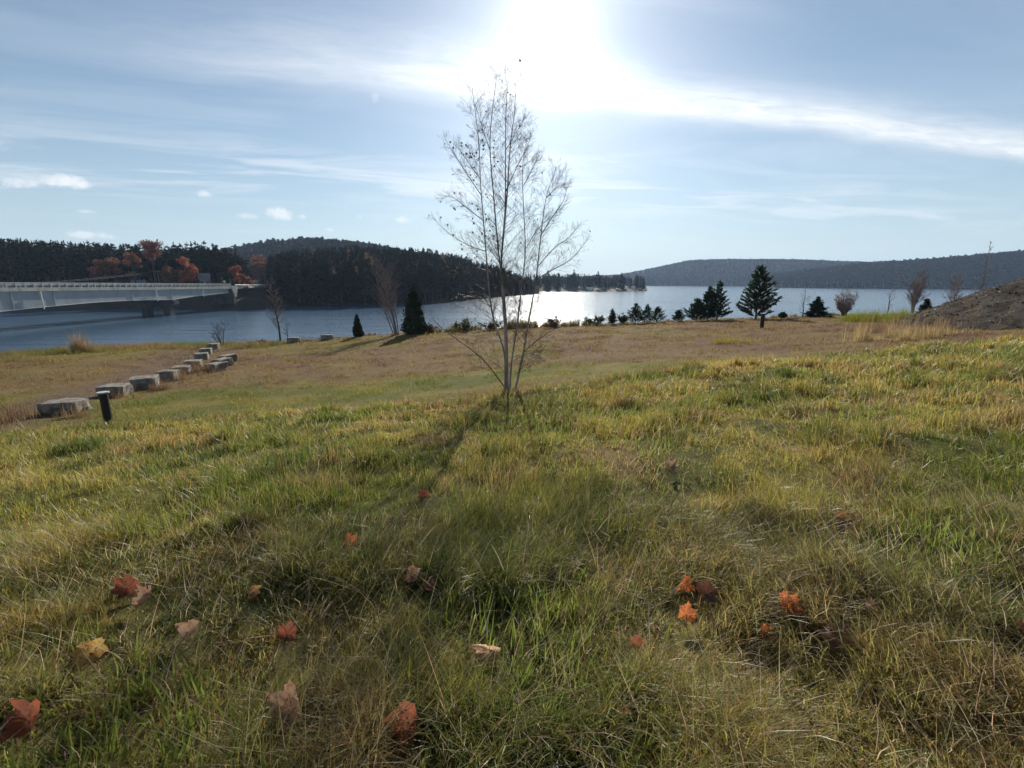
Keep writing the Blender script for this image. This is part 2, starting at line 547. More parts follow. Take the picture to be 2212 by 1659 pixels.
def turf(x, y):
    """mean turf colour at a place"""
    x = np.asarray(x, float); y = np.asarray(y, float)
    n = fbm(x * 0.55, y * 0.55, 4); n2 = fbm(x * 1.7 + 31, y * 1.7, 4); n3 = fbm(x * 0.2 + 80, y * 0.2 + 3, 3)
    one = np.ones(x.shape + (3,))
    near = mixc(one * C_YG, one * C_GREEN, sstep(n, 0.40, 0.62))
    near = mixc(near, one * C_BROWN, sstep(n2, 0.52, 0.72) * 0.85)
    near = mixc(near, one * C_GOLD, sstep(fbm(x * 0.9 + 9, y * 0.9 + 60, 4), 0.54, 0.7) * 0.55)
    near = mixc(near, one * C_DGREEN, sstep(fbm(x * 1.2 + 70, y * 1.2 + 20, 3), 0.54, 0.70) * 0.85)
    near = mixc(near, one * C_STRAW, sstep(fbm(x * 1.3 + 7, y * 1.3 + 2, 3), 0.58, 0.72) * sstep(y, 4.5, 1.5) * 0.35)
    fld = mixc(one * C_RED, one * C_BROWN, sstep(n, 0.35, 0.65))
    fld = mixc(fld, one * C_GOLD * 0.8, sstep(n2, 0.55, 0.75) * 0.5)
    # greener ribbon below the stones, running to the birch
    line = np.interp(x, [-14, -10, -5, 0, 4, 8], [15, 14.5, 14.6, 16.2, 15.0, 14.0])
    wid = np.interp(x, [-14, -10, -5, 0, 4, 8], [3.0, 4.5, 5.0, 4.2, 2.4, 1.2])
    rib = sstep(np.abs(y - line) / wid + (n2 - 0.5) * 1.3, 1.15, 0.45)
    fld = mixc(fld, mixc(one * C_YG * 0.9, one * C_GREEN, sstep(n, 0.4, 0.65)), rib * 0.9)
    fld = mixc(fld, one * C_YG * 0.75, sstep(n3, 0.5, 0.68) * sstep(y, 16, 24) * 0.55)
    # shore side of the stone row
    lft = sstep(x, -20, -26) * sstep(y, 22, 30)
    fld = mixc(fld, mixc(one * C_BROWN, one * C_YG * 0.8, sstep(n, 0.42, 0.6)), lft * 0.8)
    # trodden bare track on the water side of the stone row
    tl = np.interp(y, [11, 13.2, 16.6, 20.5, 26, 35], [-13.6, -14.8, -16.4, -17.4, -20.2, -25.0])
    trk = sstep(np.abs(x - tl) / 1.6 + (n2 - 0.5) * 1.2, 1.1, 0.5) * sstep(y, 10.5, 12.5) * sstep(y, 36, 30)
    fld = mixc(fld, one * np.array([0.19, 0.135, 0.095]), trk * 0.9)
    t = sstep(tall_edge(x) - y, -0.7, 0.4)
    return mixc(fld, near, t)


gx = np.concatenate([np.arange(-90, -17, 1.0), np.arange(-17, 20, 0.25), np.arange(20, 100.5, 1.0)])
gy = np.concatenate([np.arange(-30, 0, 1.0), np.arange(0, 17, 0.2), np.arange(17, 64, 0.5)])
GX, GY = np.meshgrid(gx, gy)
GZ = ground(GX, GY)
nx, ny = len(gx), len(gy)
vv = np.stack([GX.ravel(), GY.ravel(), GZ.ravel()], 1)
ii = np.arange((ny - 1) * nx).reshape(ny - 1, nx)[:, :-1].ravel()
ff = np.stack([ii, ii + 1, ii + nx + 1, ii + nx], 1)
me = bpy.data.meshes.new('ground')
me.from_pydata(vv.tolist(), [], ff.tolist())
me.update(); me.shade_smooth()
tcol = turf(GX, GY).reshape(-1, 3)
set_attr(me, 'turf', 'FLOAT_COLOR', 'POINT', np.concatenate([tcol, np.ones((len(tcol), 1))], 1))
m, t = mat_new('turf_soil'); gg = G(t)
a = t.nodes.new('ShaderNodeAttribute'); a.attribute_name = 'turf'
tcn = t.nodes.new('ShaderNodeTexCoord')
soil = t.nodes.new('ShaderNodeMix'); soil.data_type = 'RGBA'
soil.inputs['B'].default_value = (0.07, 0.048, 0.03, 1)
t.links.new(a.outputs['Color'], soil.inputs['A'])
t.links.new(gg.mapr(gg.noise(tcn.outputs['Object'], 6.0, 8, 0.7), 0.3, 0.7, 0.15, 0.85), soil.inputs['Factor'])
p = t.nodes.new('ShaderNodeBsdfPrincipled'); p.inputs['Roughness'].default_value = 1.0; p.inputs['Specular IOR Level'].default_value = 0.05
t.links.new(soil.outputs['Result'], p.inputs['Base Color'])
bn = t.nodes.new('ShaderNodeBump'); bn.inputs['Strength'].default_value = 0.8; bn.inputs['Distance'].default_value = 0.05
t.links.new(gg.noise(tcn.outputs['Object'], 14.0, 8, 0.75), bn.inputs['Height']); t.links.new(bn.outputs[0], p.inputs['Normal'])
o = t.nodes.new('ShaderNodeOutputMaterial'); t.links.new(p.outputs[0], o.inputs['Surface'])
me.materials.append(m)
go = bpy.data.objects.new('ground', me); COL.objects.link(go)
tag(go, 'grassy ground sloping down from the camera to the lake shore', kind='structure')

# gravel mound ---------------------------------------------------------------
mxs = np.arange(16, 66, 0.3); mys = np.arange(10, 50, 0.3)
MX, MY = np.meshgrid(mxs, mys)
MZ = np.maximum(mound(MX, MY), ground(MX, MY) - 0.4)
vv = np.stack([MX.ravel(), MY.ravel(), MZ.ravel()], 1)
k_ = len(mxs)
ii = np.arange((len(mys) - 1) * k_).reshape(-1, k_)[:, :-1].ravel()
ff = np.stack([ii, ii + 1, ii + k_ + 1, ii + k_], 1)
me = bpy.data.meshes.new('gravel_mound'); me.from_pydata(vv.tolist(), [], ff.tolist()); me.update(); me.shade_smooth()
M['gravel'] = mat_plain('gravel', (0.032, 0.028, 0.025), (0.098, 0.086, 0.075), 1.4, 1.0, bump=0.9, bscale=5, spec=0.0, detail=12)
me.materials.append(M['gravel'])
mo = bpy.data.objects.new('gravel_mound', me); COL.objects.link(mo)
tag(mo, 'dark heap of gravel and soil rising at the far right', kind='structure')

# lake -----------------------------------------------------------------------
mb = MB()
mb.add([(-2700, 14, LAKE), (2700, 14, LAKE), (2700, 3700, LAKE), (-2700, 3700, LAKE)], [(0, 1, 2, 3)])
m, t = mat_new('lake_water'); gg = G(t)
tcn = t.nodes.new('ShaderNodeTexCoord')
mp = t.nodes.new('ShaderNodeMapping'); mp.inputs['Scale'].default_value = (1.1, 1.0, 1.0)
mp.inputs['Rotation'].default_value = (0, 0, math.radians(-12))
t.links.new(tcn.outputs['Object'], mp.inputs['Vector'])
mp2 = t.nodes.new('ShaderNodeMapping'); mp2.inputs['Scale'].default_value = (0.22, 1.0, 1.0)
mp2.inputs['Rotation'].default_value = (0, 0, math.radians(9))
t.links.new(tcn.outputs['Object'], mp2.inputs['Vector'])
h0 = gg.noise(mp2.outputs[0], 0.24, 4, 0.55, 0.6)
h1 = gg.noise(mp.outputs[0], 0.62, 3, 0.5, 0.4)
h2 = gg.noise(mp.outputs[0], 2.1, 3, 0.6, 0.3)
gust = gg.noise(mp2.outputs[0], 0.03, 3, 0.5)
hh = gg.m('ADD', gg.m('ADD', gg.m('MULTIPLY', h1, 1.0), gg.m('MULTIPLY', h2, 0.36)), gg.m('MULTIPLY', h0, 2.6))
hh = gg.m('MULTIPLY', hh, gg.mapr(gust, 0.3, 0.7, 0.7, 1.2))
bn = t.nodes.new('ShaderNodeBump'); bn.inputs['Strength'].default_value = 1.0; bn.inputs['Distance'].default_value = 0.15
t.links.new(hh, bn.inputs['Height'])
p = t.nodes.new('ShaderNodeBsdfPrincipled')
p.inputs['Base Color'].default_value = (0.06, 0.11, 0.175, 1)
p.inputs['Roughness'].default_value = 0.15
p.inputs['IOR'].default_value = 1.33
p.inputs['Specular IOR Level'].default_value = 0.9
t.links.new(bn.outputs[0], p.inputs['Normal'])
o = t.nodes.new('ShaderNodeOutputMaterial'); t.links.new(p.outputs[0], o.inputs['Surface'])
lake = mb.build('lake', m)
tag(lake, 'wind rippled lake with the sun glittering across it', kind='structure')

# ------------------------------------------------------------------ far land
def X_at(dx, Y): return (dx - 1106.0) / 1000.0 * Y


def land(name, rows, offs, label, mat):
    """rows: (view x, shore Y, [heights at offs]) - a landmass lofted inland from its shoreline"""
    xs = np.array([r[0] for r in rows], float)
    fine = np.linspace(xs[0], xs[-1], max(40, int((xs[-1] - xs[0]) / 8)))
    Ys = np.interp(fine, xs, [r[1] for r in rows])
    hs = np.stack([np.interp(fine, xs, [r[2][k] for r in rows]) for k in range(len(offs))], 1)
    vs = []
    for i, dx in enumerate(fine):
        d = Vector(((dx - 1106.0) / 1000.0, 1.0)); ln = d.length
        for k, of in enumerate(offs):
            Y = Ys[i] + of / ln
            jx = (vnoise(np.array(dx * 0.11 + k), np.array(k * 3.1)) - 0.5) * (0 if k < 2 else 0.06 * (hs[i, k] - LAKE))
            vs.append((d.x * Y, Y, hs[i, k] + float(jx)))
    n = len(offs)
    fs = [(i * n + k, (i + 1) * n + k, (i + 1) * n + k + 1, i * n + k + 1) for i in range(len(fine) - 1) for k in range(n - 1)]
    me = bpy.data.meshes.new(name); me.from_pydata(vs, [], fs); me.update(); me.shade_smooth()
    me.materials.append(mat)
    o = bpy.data.objects.new(name, me); COL.objects.link(o)
    tag(o, label, kind='structure')

    def height(dx, of):
        Y = float(np.interp(dx, xs, [r[1] for r in rows]))
        h = [float(np.interp(dx, xs, [r[2][k] for r in rows])) for k in range(n)]
        d = Vector(((dx - 1106.0) / 1000.0, 1.0))
        Yp = Y + of / d.length
        return Vector((d.x * Yp, Yp, float(np.interp(of, offs, h))))
    return o, height


OL = [-8, 0, 4, 14, 40, 90, 160]
_, hL = land('left_bank', [(-420, 138, [-9, -7.9, -5.5, -2, 1, 4, 8]), (0, 152, [-9, -7.9, -5.5, -2.5, 0.5, 4, 8]), (300, 170, [-9, -7.9, -5, -1.5, 0, 3, 6]),
                           (420, 172, [-9, -7.9, -5.5, -2.0, -0.3, 2, 5]), (455, 163, [-9, -7.9, -5.5, -1.0, -0.3, 2, 5]), (500, 160, [-9, -7.9, -5.5, -0.3, -0.1, 1, 3]), (590, 178, [-9, -7.9, -5.0, -0.1, 0.3, 1, 3]),
                           (640, 184, [-9, -7.9, -6, -2, 0.5, 2, 4])], OL, 'dark wooded bank on the far side beyond the bridge', M['embank'])
OC = [-10, 0, 6, 40, 110, 220]
_, hC = land('wooded_point', [(560, 186, [-9, -7.9, -6, -1, 2, 4]), (640, 184, [-9, -7.9, -5.5, -0.5, 6, 9]), (780, 190, [-9, -7.9, -5.5, 0.5, 9, 16]),
                              (920, 212, [-9, -7.9, -5.5, 0, 9, 16]), (1000, 255, [-9, -7.9, -5.5, -1, 7, 12]), (1100, 345, [-9, -7.9, -6, -2, 3, 5]),
                              (1165, 400, [-9, -7.9, -7.1, -5, -3, -2])], OC, 'low hill of the wooded point across the lake', M['farsoil'])
OB = [-20, 0, 80, 200, 330, 600]
_, hB = land('distant_hill', [(440, 420, [-9, -7.6, 4, 18, 28, 24]), (540, 430, [-9, -7.6, 8, 30, 45, 36]), (600, 430, [-9, -7.6, 10, 38, 52, 42]), (680, 430, [-9, -7.6, 10, 42, 57, 46]),
                              (800, 440, [-9, -7.6, 10, 38, 51, 40]), (950, 460, [-9, -7.6, 4, 24, 33, 26]), (1060, 480, [-9, -7.6, -2, 4, 8, 8])], OB,
             'rounded wooded hill rising behind the wooded point', M['farsoil'])
OP = [-20, 0, 10, 40, 120, 300]
_, hP = land('low_peninsula', [(1060, 520, [-9, -7.9, -6, -4.5, -2, 0]), (1180, 505, [-9, -7.9, -6, -4.5, -2, 0]), (1290, 505, [-9, -7.9, -6, -4.5, -3, -2]),
                               (1370, 530, [-9, -7.9, -6.2, -5, -4, -4]), (1396, 545, [-9, -7.9, -6.8, -6, -6, -6])], OP,
             'low peninsula with lakeside clearings across the glittering water', M['embank'])
OR = [-40, 0, 150, 350, 600, 1000]
_, hR = land('long_hill', [(1150, 1500, [-9, -7.6, -5, 5, 10, 10]), (1330, 1500, [-9, -7.6, 0, 14, 26, 26]), (1400, 1480, [-9, -7.6, 8, 38, 52, 48]), (1480, 1420, [-9, -7.6, 20, 66, 84, 70]),
                           (1560, 1350, [-9, -7.6, 24, 70, 84, 70]), (1700, 1250, [-9, -7.6, 24, 66, 74, 60]), (1850, 1150, [-9, -7.6, 20, 52, 58, 50]),
                           (2000, 1100, [-9, -7.6, 20, 52, 58, 50])], OR, 'long flat topped hill on the horizon across the lake', M['farsoil'])
OS = [-20, 0, 60, 160, 280, 500]
_, hS = land('right_hill', [(1640, 980, [-9, -7.6, -5, 2, 8, 10]), (1760, 860, [-9, -7.6, 0, 14, 22, 20]), (1850, 790, [-9, -7.6, 6, 22, 30, 28]), (2000, 720, [-9, -7.6, 10, 27, 36, 34]), (2110, 680, [-9, -7.6, 12, 31, 41, 38]),
                            (2212, 650, [-9, -7.6, 14, 35, 45, 42]), (2450, 600, [-9, -7.6, 16, 40, 52, 50])], OS, 'wooded hillside along the far shore at the right', M['farsoil'])

# ------------------------------------------------------------------ geometry-node scatter for what nobody could count
def scatter(name, pts, rot, scl, idx, col, coll, label, cat):
    me = bpy.data.meshes.new(name)
    me.vertices.add(len(pts))
    me.vertices.foreach_set('co', np.asarray(pts, np.float32).ravel())
    set_attr(me, 'rot', 'FLOAT_VECTOR', 'POINT', rot)
    set_attr(me, 'scl', 'FLOAT_VECTOR', 'POINT', scl)
    set_attr(me, 'idx', 'INT', 'POINT', idx)
    set_attr(me, 'col', 'FLOAT_COLOR', 'POINT', np.concatenate([col, np.ones((len(col), 1))], 1))
    o = bpy.data.objects.new(name, me); COL.objects.link(o)
    tree = bpy.data.node_groups.new(name + '_scatter', 'GeometryNodeTree')
    tree.interface.new_socket('Geometry', in_out='INPUT', socket_type='NodeSocketGeometry')
    tree.interface.new_socket('Geometry', in_out='OUTPUT', socket_type='NodeSocketGeometry')
    nd, lk = tree.nodes, tree.links
    gi, gout = nd.new('NodeGroupInput'), nd.new('NodeGroupOutput')
    ci = nd.new('GeometryNodeCollectionInfo'); ci.inputs['Collection'].default_value = coll
    ci.inputs['Separate Children'].default_value = True; ci.inputs['Reset Children'].default_value = True
    ip = nd.new('GeometryNodeInstanceOnPoints'); ip.inputs['Pick Instance'].default_value = True

    def att(n, dt):
        a = nd.new('GeometryNodeInputNamedAttribute'); a.data_type = dt; a.inputs['Name'].default_value = n
        return a.outputs['Attribute']
    er = nd.new('FunctionNodeEulerToRotation')
    lk.new(att('rot', 'FLOAT_VECTOR'), er.inputs[0])
    lk.new(gi.outputs[0], ip.inputs['Points']); lk.new(ci.outputs[0], ip.inputs['Instance'])
    lk.new(att('idx', 'INT'), ip.inputs['Instance Index'])
    lk.new(er.outputs[0], ip.inputs['Rotation']); lk.new(att('scl', 'FLOAT_VECTOR'), ip.inputs['Scale'])
    lk.new(ip.outputs[0], gout.inputs[0])
    md = o.modifiers.new('scatter', 'NODES'); md.node_group = tree
    tag(o, label, cat, kind='stuff')
    return o


def proto_coll(name, objs):
    c = bpy.data.collections.new(name)
    for i, ob in enumerate(objs):
        ob.name = '%s_%02d' % (name, i)
        c.objects.link(ob)
    return c


# ------------------------------------------------------------------ tree builders
def card(mb, c, size, R, elong=1.6, nrm=None):
    """one small leaf / needle spray: a bent diamond"""
    a = Vector((R.gauss(0, 1), R.gauss(0, 1), R.gauss(0, 1)))
    if nrm is not None: a = a * 0.5 + nrm
    a.normalize()
    b = a.orthogonal().normalized()
    b.rotate(Matrix.Rotation(R.random() * 6.28, 3, a))
    l, w = size * elong * 0.5, size * 0.5
    mb.add([c - a * l, c + b * w, c + a * l, c - b * w + a.cross(b) * w * 0.5], [(0, 1, 2, 3)])


def conifer(R, h, r, style, dens=1.0, leaf=0.16, bare=0.0, lean=0.0):
    """returns (trunk MB, crown MB): whorls of branches clothed in needle sprays"""
    tk, cr = MB(), MB()
    lx = R.uniform(-lean, lean)
    top = Vector((lx * h, R.uniform(-lean, lean) * h, h))
    tk.tube([(0, 0, -0.15 * h * 0.1), top * 0.35, top * 0.7, top * 0.99], [0.020 * h, 0.015 * h, 0.009 * h, 0.003 * h], 6)
    step = h * {'pine': 0.062, 'oldpine': 0.07, 'spruce': 0.05, 'larch': 0.055}[style]
    z = h * bare + step * 0.5

    def spray(a_, b_, n_, size, d):
        for j in range(n_):
            u = R.uniform(0.1, 1.05)
            sp = size * (0.35 + 0.5 * u)
            pnt = a_.lerp(b_, u) + Vector((R.gauss(0, sp * 0.55), R.gauss(0, sp * 0.55), R.gauss(0, sp * 0.32)))
            card(cr, pnt, size * R.uniform(0.4, 0.95), R, 3.0, d * 1.1 + Vector((0, 0, 0.3)))
    while z < h * 0.97:
        f = (z - h * bare) / (h * (1 - bare))
        if style == 'pine':
            prof = (1 - f) ** 0.85 * R.uniform(0.8, 1.1) + 0.04
        elif style == 'oldpine':
            prof = (math.sin(min(1, f * 1.15 + 0.12) * math.pi) ** 0.7) * R.uniform(0.55, 1.15) + 0.08
        elif style == 'spruce':
            prof = (1 - f) ** 0.95 * R.uniform(0.85, 1.1) + 0.02
        else:
            prof = (1 - f) ** 0.6 * R.uniform(0.8, 1.1) + 0.02
        nb = {'pine': 6, 'oldpine': 5, 'spruce': 8, 'larch': 6}[style]
        q0 = R.random() * 6.28
        for k in range(nb):
            q = q0 + 6.283 * k / nb + R.uniform(-0.35, 0.35)
            L = r * prof * R.uniform(0.6, 1.2)
            rise = {'pine': 0.30, 'oldpine': 0.18, 'spruce': -0.10, 'larch': 0.1}[style] + R.uniform(-0.15, 0.15) + (0.55 * f if style != 'oldpine' else 0.2 * f)
            base = top * (z / h)
            d = Vector((math.cos(q), math.sin(q), rise)).normalized()
            mid = base + d * L * 0.55 + Vector((0, 0, -0.05 * L))
            end = base + d * L + Vector((0, 0, {'pine': 0.16, 'oldpine': 0.10, 'spruce': 0.05, 'larch': 0.05}[style] * L))
            cr.tube([base, mid, end], [0.0035 * h, 0.0022 * h, 0.0008 * h], 3)
            nc = max(3, int(dens * L / leaf * 4))
            spray(base.lerp(mid, 0.35), end, nc, leaf, d)
            if L > leaf * 2.5:                                  # side branchlets
                for sgn in (-1, 1):
                    sd = Vector((-d.y * sgn, d.x * sgn, 0.15)) * 0.75 + d * 0.8
                    s0 = base.lerp(end, R.uniform(0.35, 0.6))
                    spray(s0, s0 + sd.normalized() * L * 0.4, max(2, int(nc * 0.35)), leaf * 0.9, sd.normalized())
        z += step * R.uniform(0.75, 1.25)
    spray(top * 0.93, top * 1.01, 8, leaf * 0.6, Vector((0, 0, 1)))
    return tk, cr


def grow(mb, R, p, d, L, rad, depth, spread, up, seg=4, sides=4, leaves=None, twig=0.35, nsub=5, tips=None, rmin=0.0):
    """a branch that tapers, bends and carries side branches"""
    pts, rads = [p], [rad]
    q = d.normalized()
    for i in range(seg):
        q = (q + Vector((R.gauss(0, 0.07), R.gauss(0, 0.07), R.gauss(0, 0.05) + up))).normalized()
        pts.append(pts[-1] + q * (L / seg)); rads.append(max(rmin, rad * (1 - 0.8 * (i + 1) / seg)))
    mb.tube(pts, rads, sides)
    if tips is not None and depth <= 1: tips.append(pts[-1])
    if depth <= 0: return
    for k in range(nsub):
        u = R.uniform(0.2, 0.97) * seg
        i = min(int(u), seg - 1)
        b = pts[i].lerp(pts[i + 1], u - i)
        t = (pts[i + 1] - pts[i]).normalized()
        a = t.orthogonal(); a.rotate(Matrix.Rotation(R.random() * 6.28, 3, t))
        nd = (t * math.cos(spread) + a * math.sin(spread) * R.uniform(0.7, 1.2))
        grow(mb, R, b, nd, L * twig * R.uniform(0.6, 1.25) * (1.15 - 0.55 * u / seg), rads[i] * 0.55, depth - 1, spread, up, max(2, seg - 1), 3, leaves, twig, nsub, tips, rmin)


def bare_tree(R, h, rad, stems=1, spread=0.5, nsub=9, depth=2, lean=(0, 0), fan=0.15, twig=0.32, up=0.05, rmin=0.0):
    tk, br = MB(), MB()
    tips = []
    for s in range(stems):
        hh = h * (1 if s == 0 else R.uniform(0.72, 1.0))
        q = R.random() * 6.28
        off = Vector((math.cos(q), math.sin(q), 0)) * (0.03 * h if stems > 1 else 0)
        fr = R.uniform(0.2, 1.1); fq = fan * fr
        if fan > 0.3: hh = hh * (1.08 - 0.42 * fr * fr)
        tops = Vector((lean[0] * hh + (math.cos(q) * fq * hh if stems > 1 else 0), lean[1] * hh + (math.sin(q) * fq * hh if stems > 1 else 0), hh))
        pts = [off + Vector((0, 0, -0.05)), off + tops * 0.25 + Vector((R.gauss(0, .01) * h, 0, 0)), off + tops * 0.5 + Vector((R.gauss(0, .015) * h, 0, 0)), off + tops * 0.75, off + tops]
        rr = rad * (1 if s == 0 else 0.8)
        tk.tube(pts, [rr, rr * 0.8, rr * 0.58, rr * 0.34, rr * 0.08], 6)
        for k in range(nsub):
            u = 0.8 + 3.1 * (k + R.random()) / nsub
            i = min(int(u), 3)
            b = pts[i].lerp(pts[i + 1], u - i)
            a = R.random() * 6.28
            t = (pts[i + 1] - pts[i]).normalized()
            sp_ = spread * R.uniform(0.8, 1.7)
            d = t * math.cos(sp_) + Vector((math.cos(a), math.sin(a), 0)) * math.sin(sp_)
            grow(br, R, b, d, hh * twig * (1.25 - 0.22 * u) * R.uniform(0.7, 1.2), rr * 0.32, depth - 1, spread * 0.85, up, 4, 3, None, 0.45, 5, tips, rmin)
    return tk, br, tips


def round_tree(R, h, r, leaf, n, lobes=7):
    """broadleaf with foliage clumps on limbs"""
    tk, cr = MB(), MB()
    tk.tube([(0, 0, -0.3), (R.gauss(0, .01) * h, 0, h * 0.3), (R.gauss(0, .02) * h, 0, h * 0.62), (0, 0, h * 0.9)], [0.022 * h, 0.018 * h, 0.010 * h, 0.003 * h], 6)
    cs = []
    for k in range(lobes):
        q = R.random() * 6.28; z = h * R.uniform(0.34, 0.9)
        rr = r * R.uniform(0.2, 0.75) * math.sin(min(1.0, (1.02 - z / h) * 1.6 + 0.25) * math.pi * 0.5)
        c = Vector((math.cos(q) * rr, math.sin(q) * rr, z))
        cs.append((c, r * R.uniform(0.32, 0.55)))
        tk.tube([(0, 0, z * 0.62), c * 0.6 + Vector((0, 0, z * 0.36)), c], [0.008 * h, 0.006 * h, 0.002 * h], 4)
    for i in range(n):
        c, s = cs[R.randrange(lobes)]
        d = Vector((R.gauss(0, 1), R.gauss(0, 1), R.gauss(0, 1))).normalized() * s * R.random() ** 0.45
        d.z *= 0.8
        card(cr, c + d, leaf * R.uniform(0.5, 1.1), R, 1.3)
    return tk, cr


def thing_tree(name, label, cat, loc, tkcr, mt, mc, group=None, crown='crown', rz=0.0, smooth=True):
    e = empty(name, loc, rz)
    tag(e, label, cat, group)
    tkcr[0].build('trunk', mt, e, smooth)
    if tkcr[1].v: tkcr[1].build(crown, mc, e)
    return e


def tint_mesh(ob, R, lo=0.7, hi=1.3):
    n = len(ob.data.vertices)
    set_attr(ob.data, 'tint', 'FLOAT_COLOR', 'POINT', np.ones((n, 4)))
    return ob


def join_mb(a, b):
    mb = MB(); mb.add(a.v, a.f); mb.add(b.v, b.f); return mb


# ------------------------------------------------------------------ woods: prototypes used for masses
R = random.Random(21)


def two_mat(tk, cr, mt, mc, name):
    me = bpy.data.meshes.new(name)
    b = len(tk.v)
    me.from_pydata(tk.v + cr.v, [], tk.f + [tuple(i + b for i in f) for f in cr.f]); me.update()
    me.materials.append(mt); me.materials.append(mc)
    mi = np.zeros(len(me.polygons), np.int32); mi[len(tk.f):] = 1
    me.polygons.foreach_set('material_index', mi)
    return bpy.data.objects.new(name, me)


wood_p = []
for k in range(3):
    wood_p.append(two_mat(*conifer(R, 1.0, 0.21, 'oldpine', 1.0, 0.04, 0.25), M['bark'], M['conifer'], 'w'))
for k in range(3):
    wood_p.append(two_mat(*conifer(R, 1.0, 0.16, 'spruce', 0.7, 0.035, 0.06), M['bark'], M['conifer'], 'w'))
for k in range(2):
    tk, br, tips = bare_tree(R, 1.0, 0.014, 1, 0.6, 12, 2, twig=0.36)
    wood_p.append(two_mat(tk, br, M['twig'], M['twig'], 'w'))
wood_p.append(two_mat(*round_tree(R, 1.0, 0.3, 0.05, 420), M['bark'], M['rust'], 'w'))
WOOD = proto_coll('wood_kinds', wood_p)
# low detail crowns for hills more than half a kilometre away
hill_p = []
M['haze_twig'] = mat_leafy('far_leafless_crowns', base=(0.034, 0.028, 0.027), transl=0.03, rough=1.0, spec=0.0, var=0.12, vscale=2.0)
for k in range(3):
    tk, br = round_tree(R, 1.0, 0.34, 0.11, 90)
    hill_p.append(two_mat(tk, br, M['twig'], M['haze_twig'], 'h'))
hill_p.append(two_mat(*conifer(R, 1.0, 0.2, 'spruce', 0.35, 0.09, 0.05), M['bark'], M['conifer'], 'h'))
HILL = proto_coll('hill_tree_kinds', hill_p)


def wood_mass(name, label, hf, x0, x1, o0, o1, n, hmin, hmax, kinds, weights, coll, seed, power=0.6, taper=None):
    q = np.random.default_rng(seed)
    pts, rot, scl, idx = [], [], [], []
    for i in range(n):
        dx = q.uniform(x0, x1); of = o0 + (o1 - o0) * q.random() ** (1 / power)
        pnt = hf(dx, of)
        h = q.uniform(hmin, hmax) * (1 if taper is None else float(np.interp(dx, taper[0], taper[1])))
        pts.append(pnt - Vector((0, 0, 0.3))); rot.append((q.normal(0, .03), q.normal(0, .03), q.uniform(0, 6.28)))
        w = h * q.uniform(0.85, 1.35); scl.append((w, w, h)); idx.append(q.choice(kinds, p=weights))
    return scatter(name, pts, rot, scl, idx, np.ones((n, 3)), coll, label, 'wood')


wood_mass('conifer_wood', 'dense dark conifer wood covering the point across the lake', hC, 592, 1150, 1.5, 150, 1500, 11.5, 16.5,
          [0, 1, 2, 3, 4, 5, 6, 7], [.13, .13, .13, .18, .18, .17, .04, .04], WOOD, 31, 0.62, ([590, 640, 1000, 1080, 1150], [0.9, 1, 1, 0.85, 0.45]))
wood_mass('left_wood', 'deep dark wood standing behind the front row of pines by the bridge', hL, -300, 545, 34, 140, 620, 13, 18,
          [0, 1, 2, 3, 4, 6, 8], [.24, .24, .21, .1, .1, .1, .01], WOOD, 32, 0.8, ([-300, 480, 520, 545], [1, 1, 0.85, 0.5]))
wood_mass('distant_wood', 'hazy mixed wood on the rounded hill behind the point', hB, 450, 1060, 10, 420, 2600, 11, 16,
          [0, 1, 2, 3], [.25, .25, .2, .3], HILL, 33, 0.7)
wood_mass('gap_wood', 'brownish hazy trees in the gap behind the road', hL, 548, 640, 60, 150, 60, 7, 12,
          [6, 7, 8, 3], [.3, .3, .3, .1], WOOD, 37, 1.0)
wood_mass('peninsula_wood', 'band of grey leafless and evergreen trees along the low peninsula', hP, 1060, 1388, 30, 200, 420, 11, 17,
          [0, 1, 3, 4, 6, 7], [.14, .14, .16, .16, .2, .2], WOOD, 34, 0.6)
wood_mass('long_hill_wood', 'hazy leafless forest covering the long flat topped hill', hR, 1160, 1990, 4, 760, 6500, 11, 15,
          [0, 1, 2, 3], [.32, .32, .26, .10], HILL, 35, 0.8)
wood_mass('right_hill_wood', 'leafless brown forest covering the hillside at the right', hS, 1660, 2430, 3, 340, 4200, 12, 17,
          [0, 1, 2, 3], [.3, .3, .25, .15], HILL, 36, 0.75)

# ------------------------------------------------------------------ single trees across the water
R = random.Random(77)
pine_src = []
for k in range(4):
    tk, cr = conifer(R, 18.0, 3.9, 'oldpine', 1.2, 0.62, 0.22)
    pine_src.append((tk.mesh('trunk'), cr.mesh('crown')))
    pine_src[-1][0].materials.append(M['bark']); pine_src[-1][1].materials.append(M['conifer'])
n = 0
for i in range(64):
    dx = -60 + 590 * (i + R.uniform(-0.35, 0.35)) / 64
    of = R.uniform(24, 46) if i % 2 else R.uniform(40, 70)
    loc = hL(dx, of)
    want = float(np.interp(dx, [-60, 100, 200, 300, 345, 380, 460, 520, 535], [90, 91, 86, 78, 66, 82, 86, 74, 52])) * R.uniform(0.86, 1.03)
    h = (EYE + want / 1000.0 * loc.y) - loc.z
    e = empty('pine_tree', loc, R.random() * 6.28)
    tag(e, 'tall dark pine in the wood behind the bridge', 'pine tree', 'pines behind the bridge')
    s = h / 18.0
    e.scale = (s * R.uniform(0.85, 1.25), s * R.uniform(0.85, 1.25), s)
    for me_, nm in zip(pine_src[i % 4], ('trunk', 'crown')):
        o = bpy.data.objects.new(nm, me_); COL.objects.link(o); o.parent = e

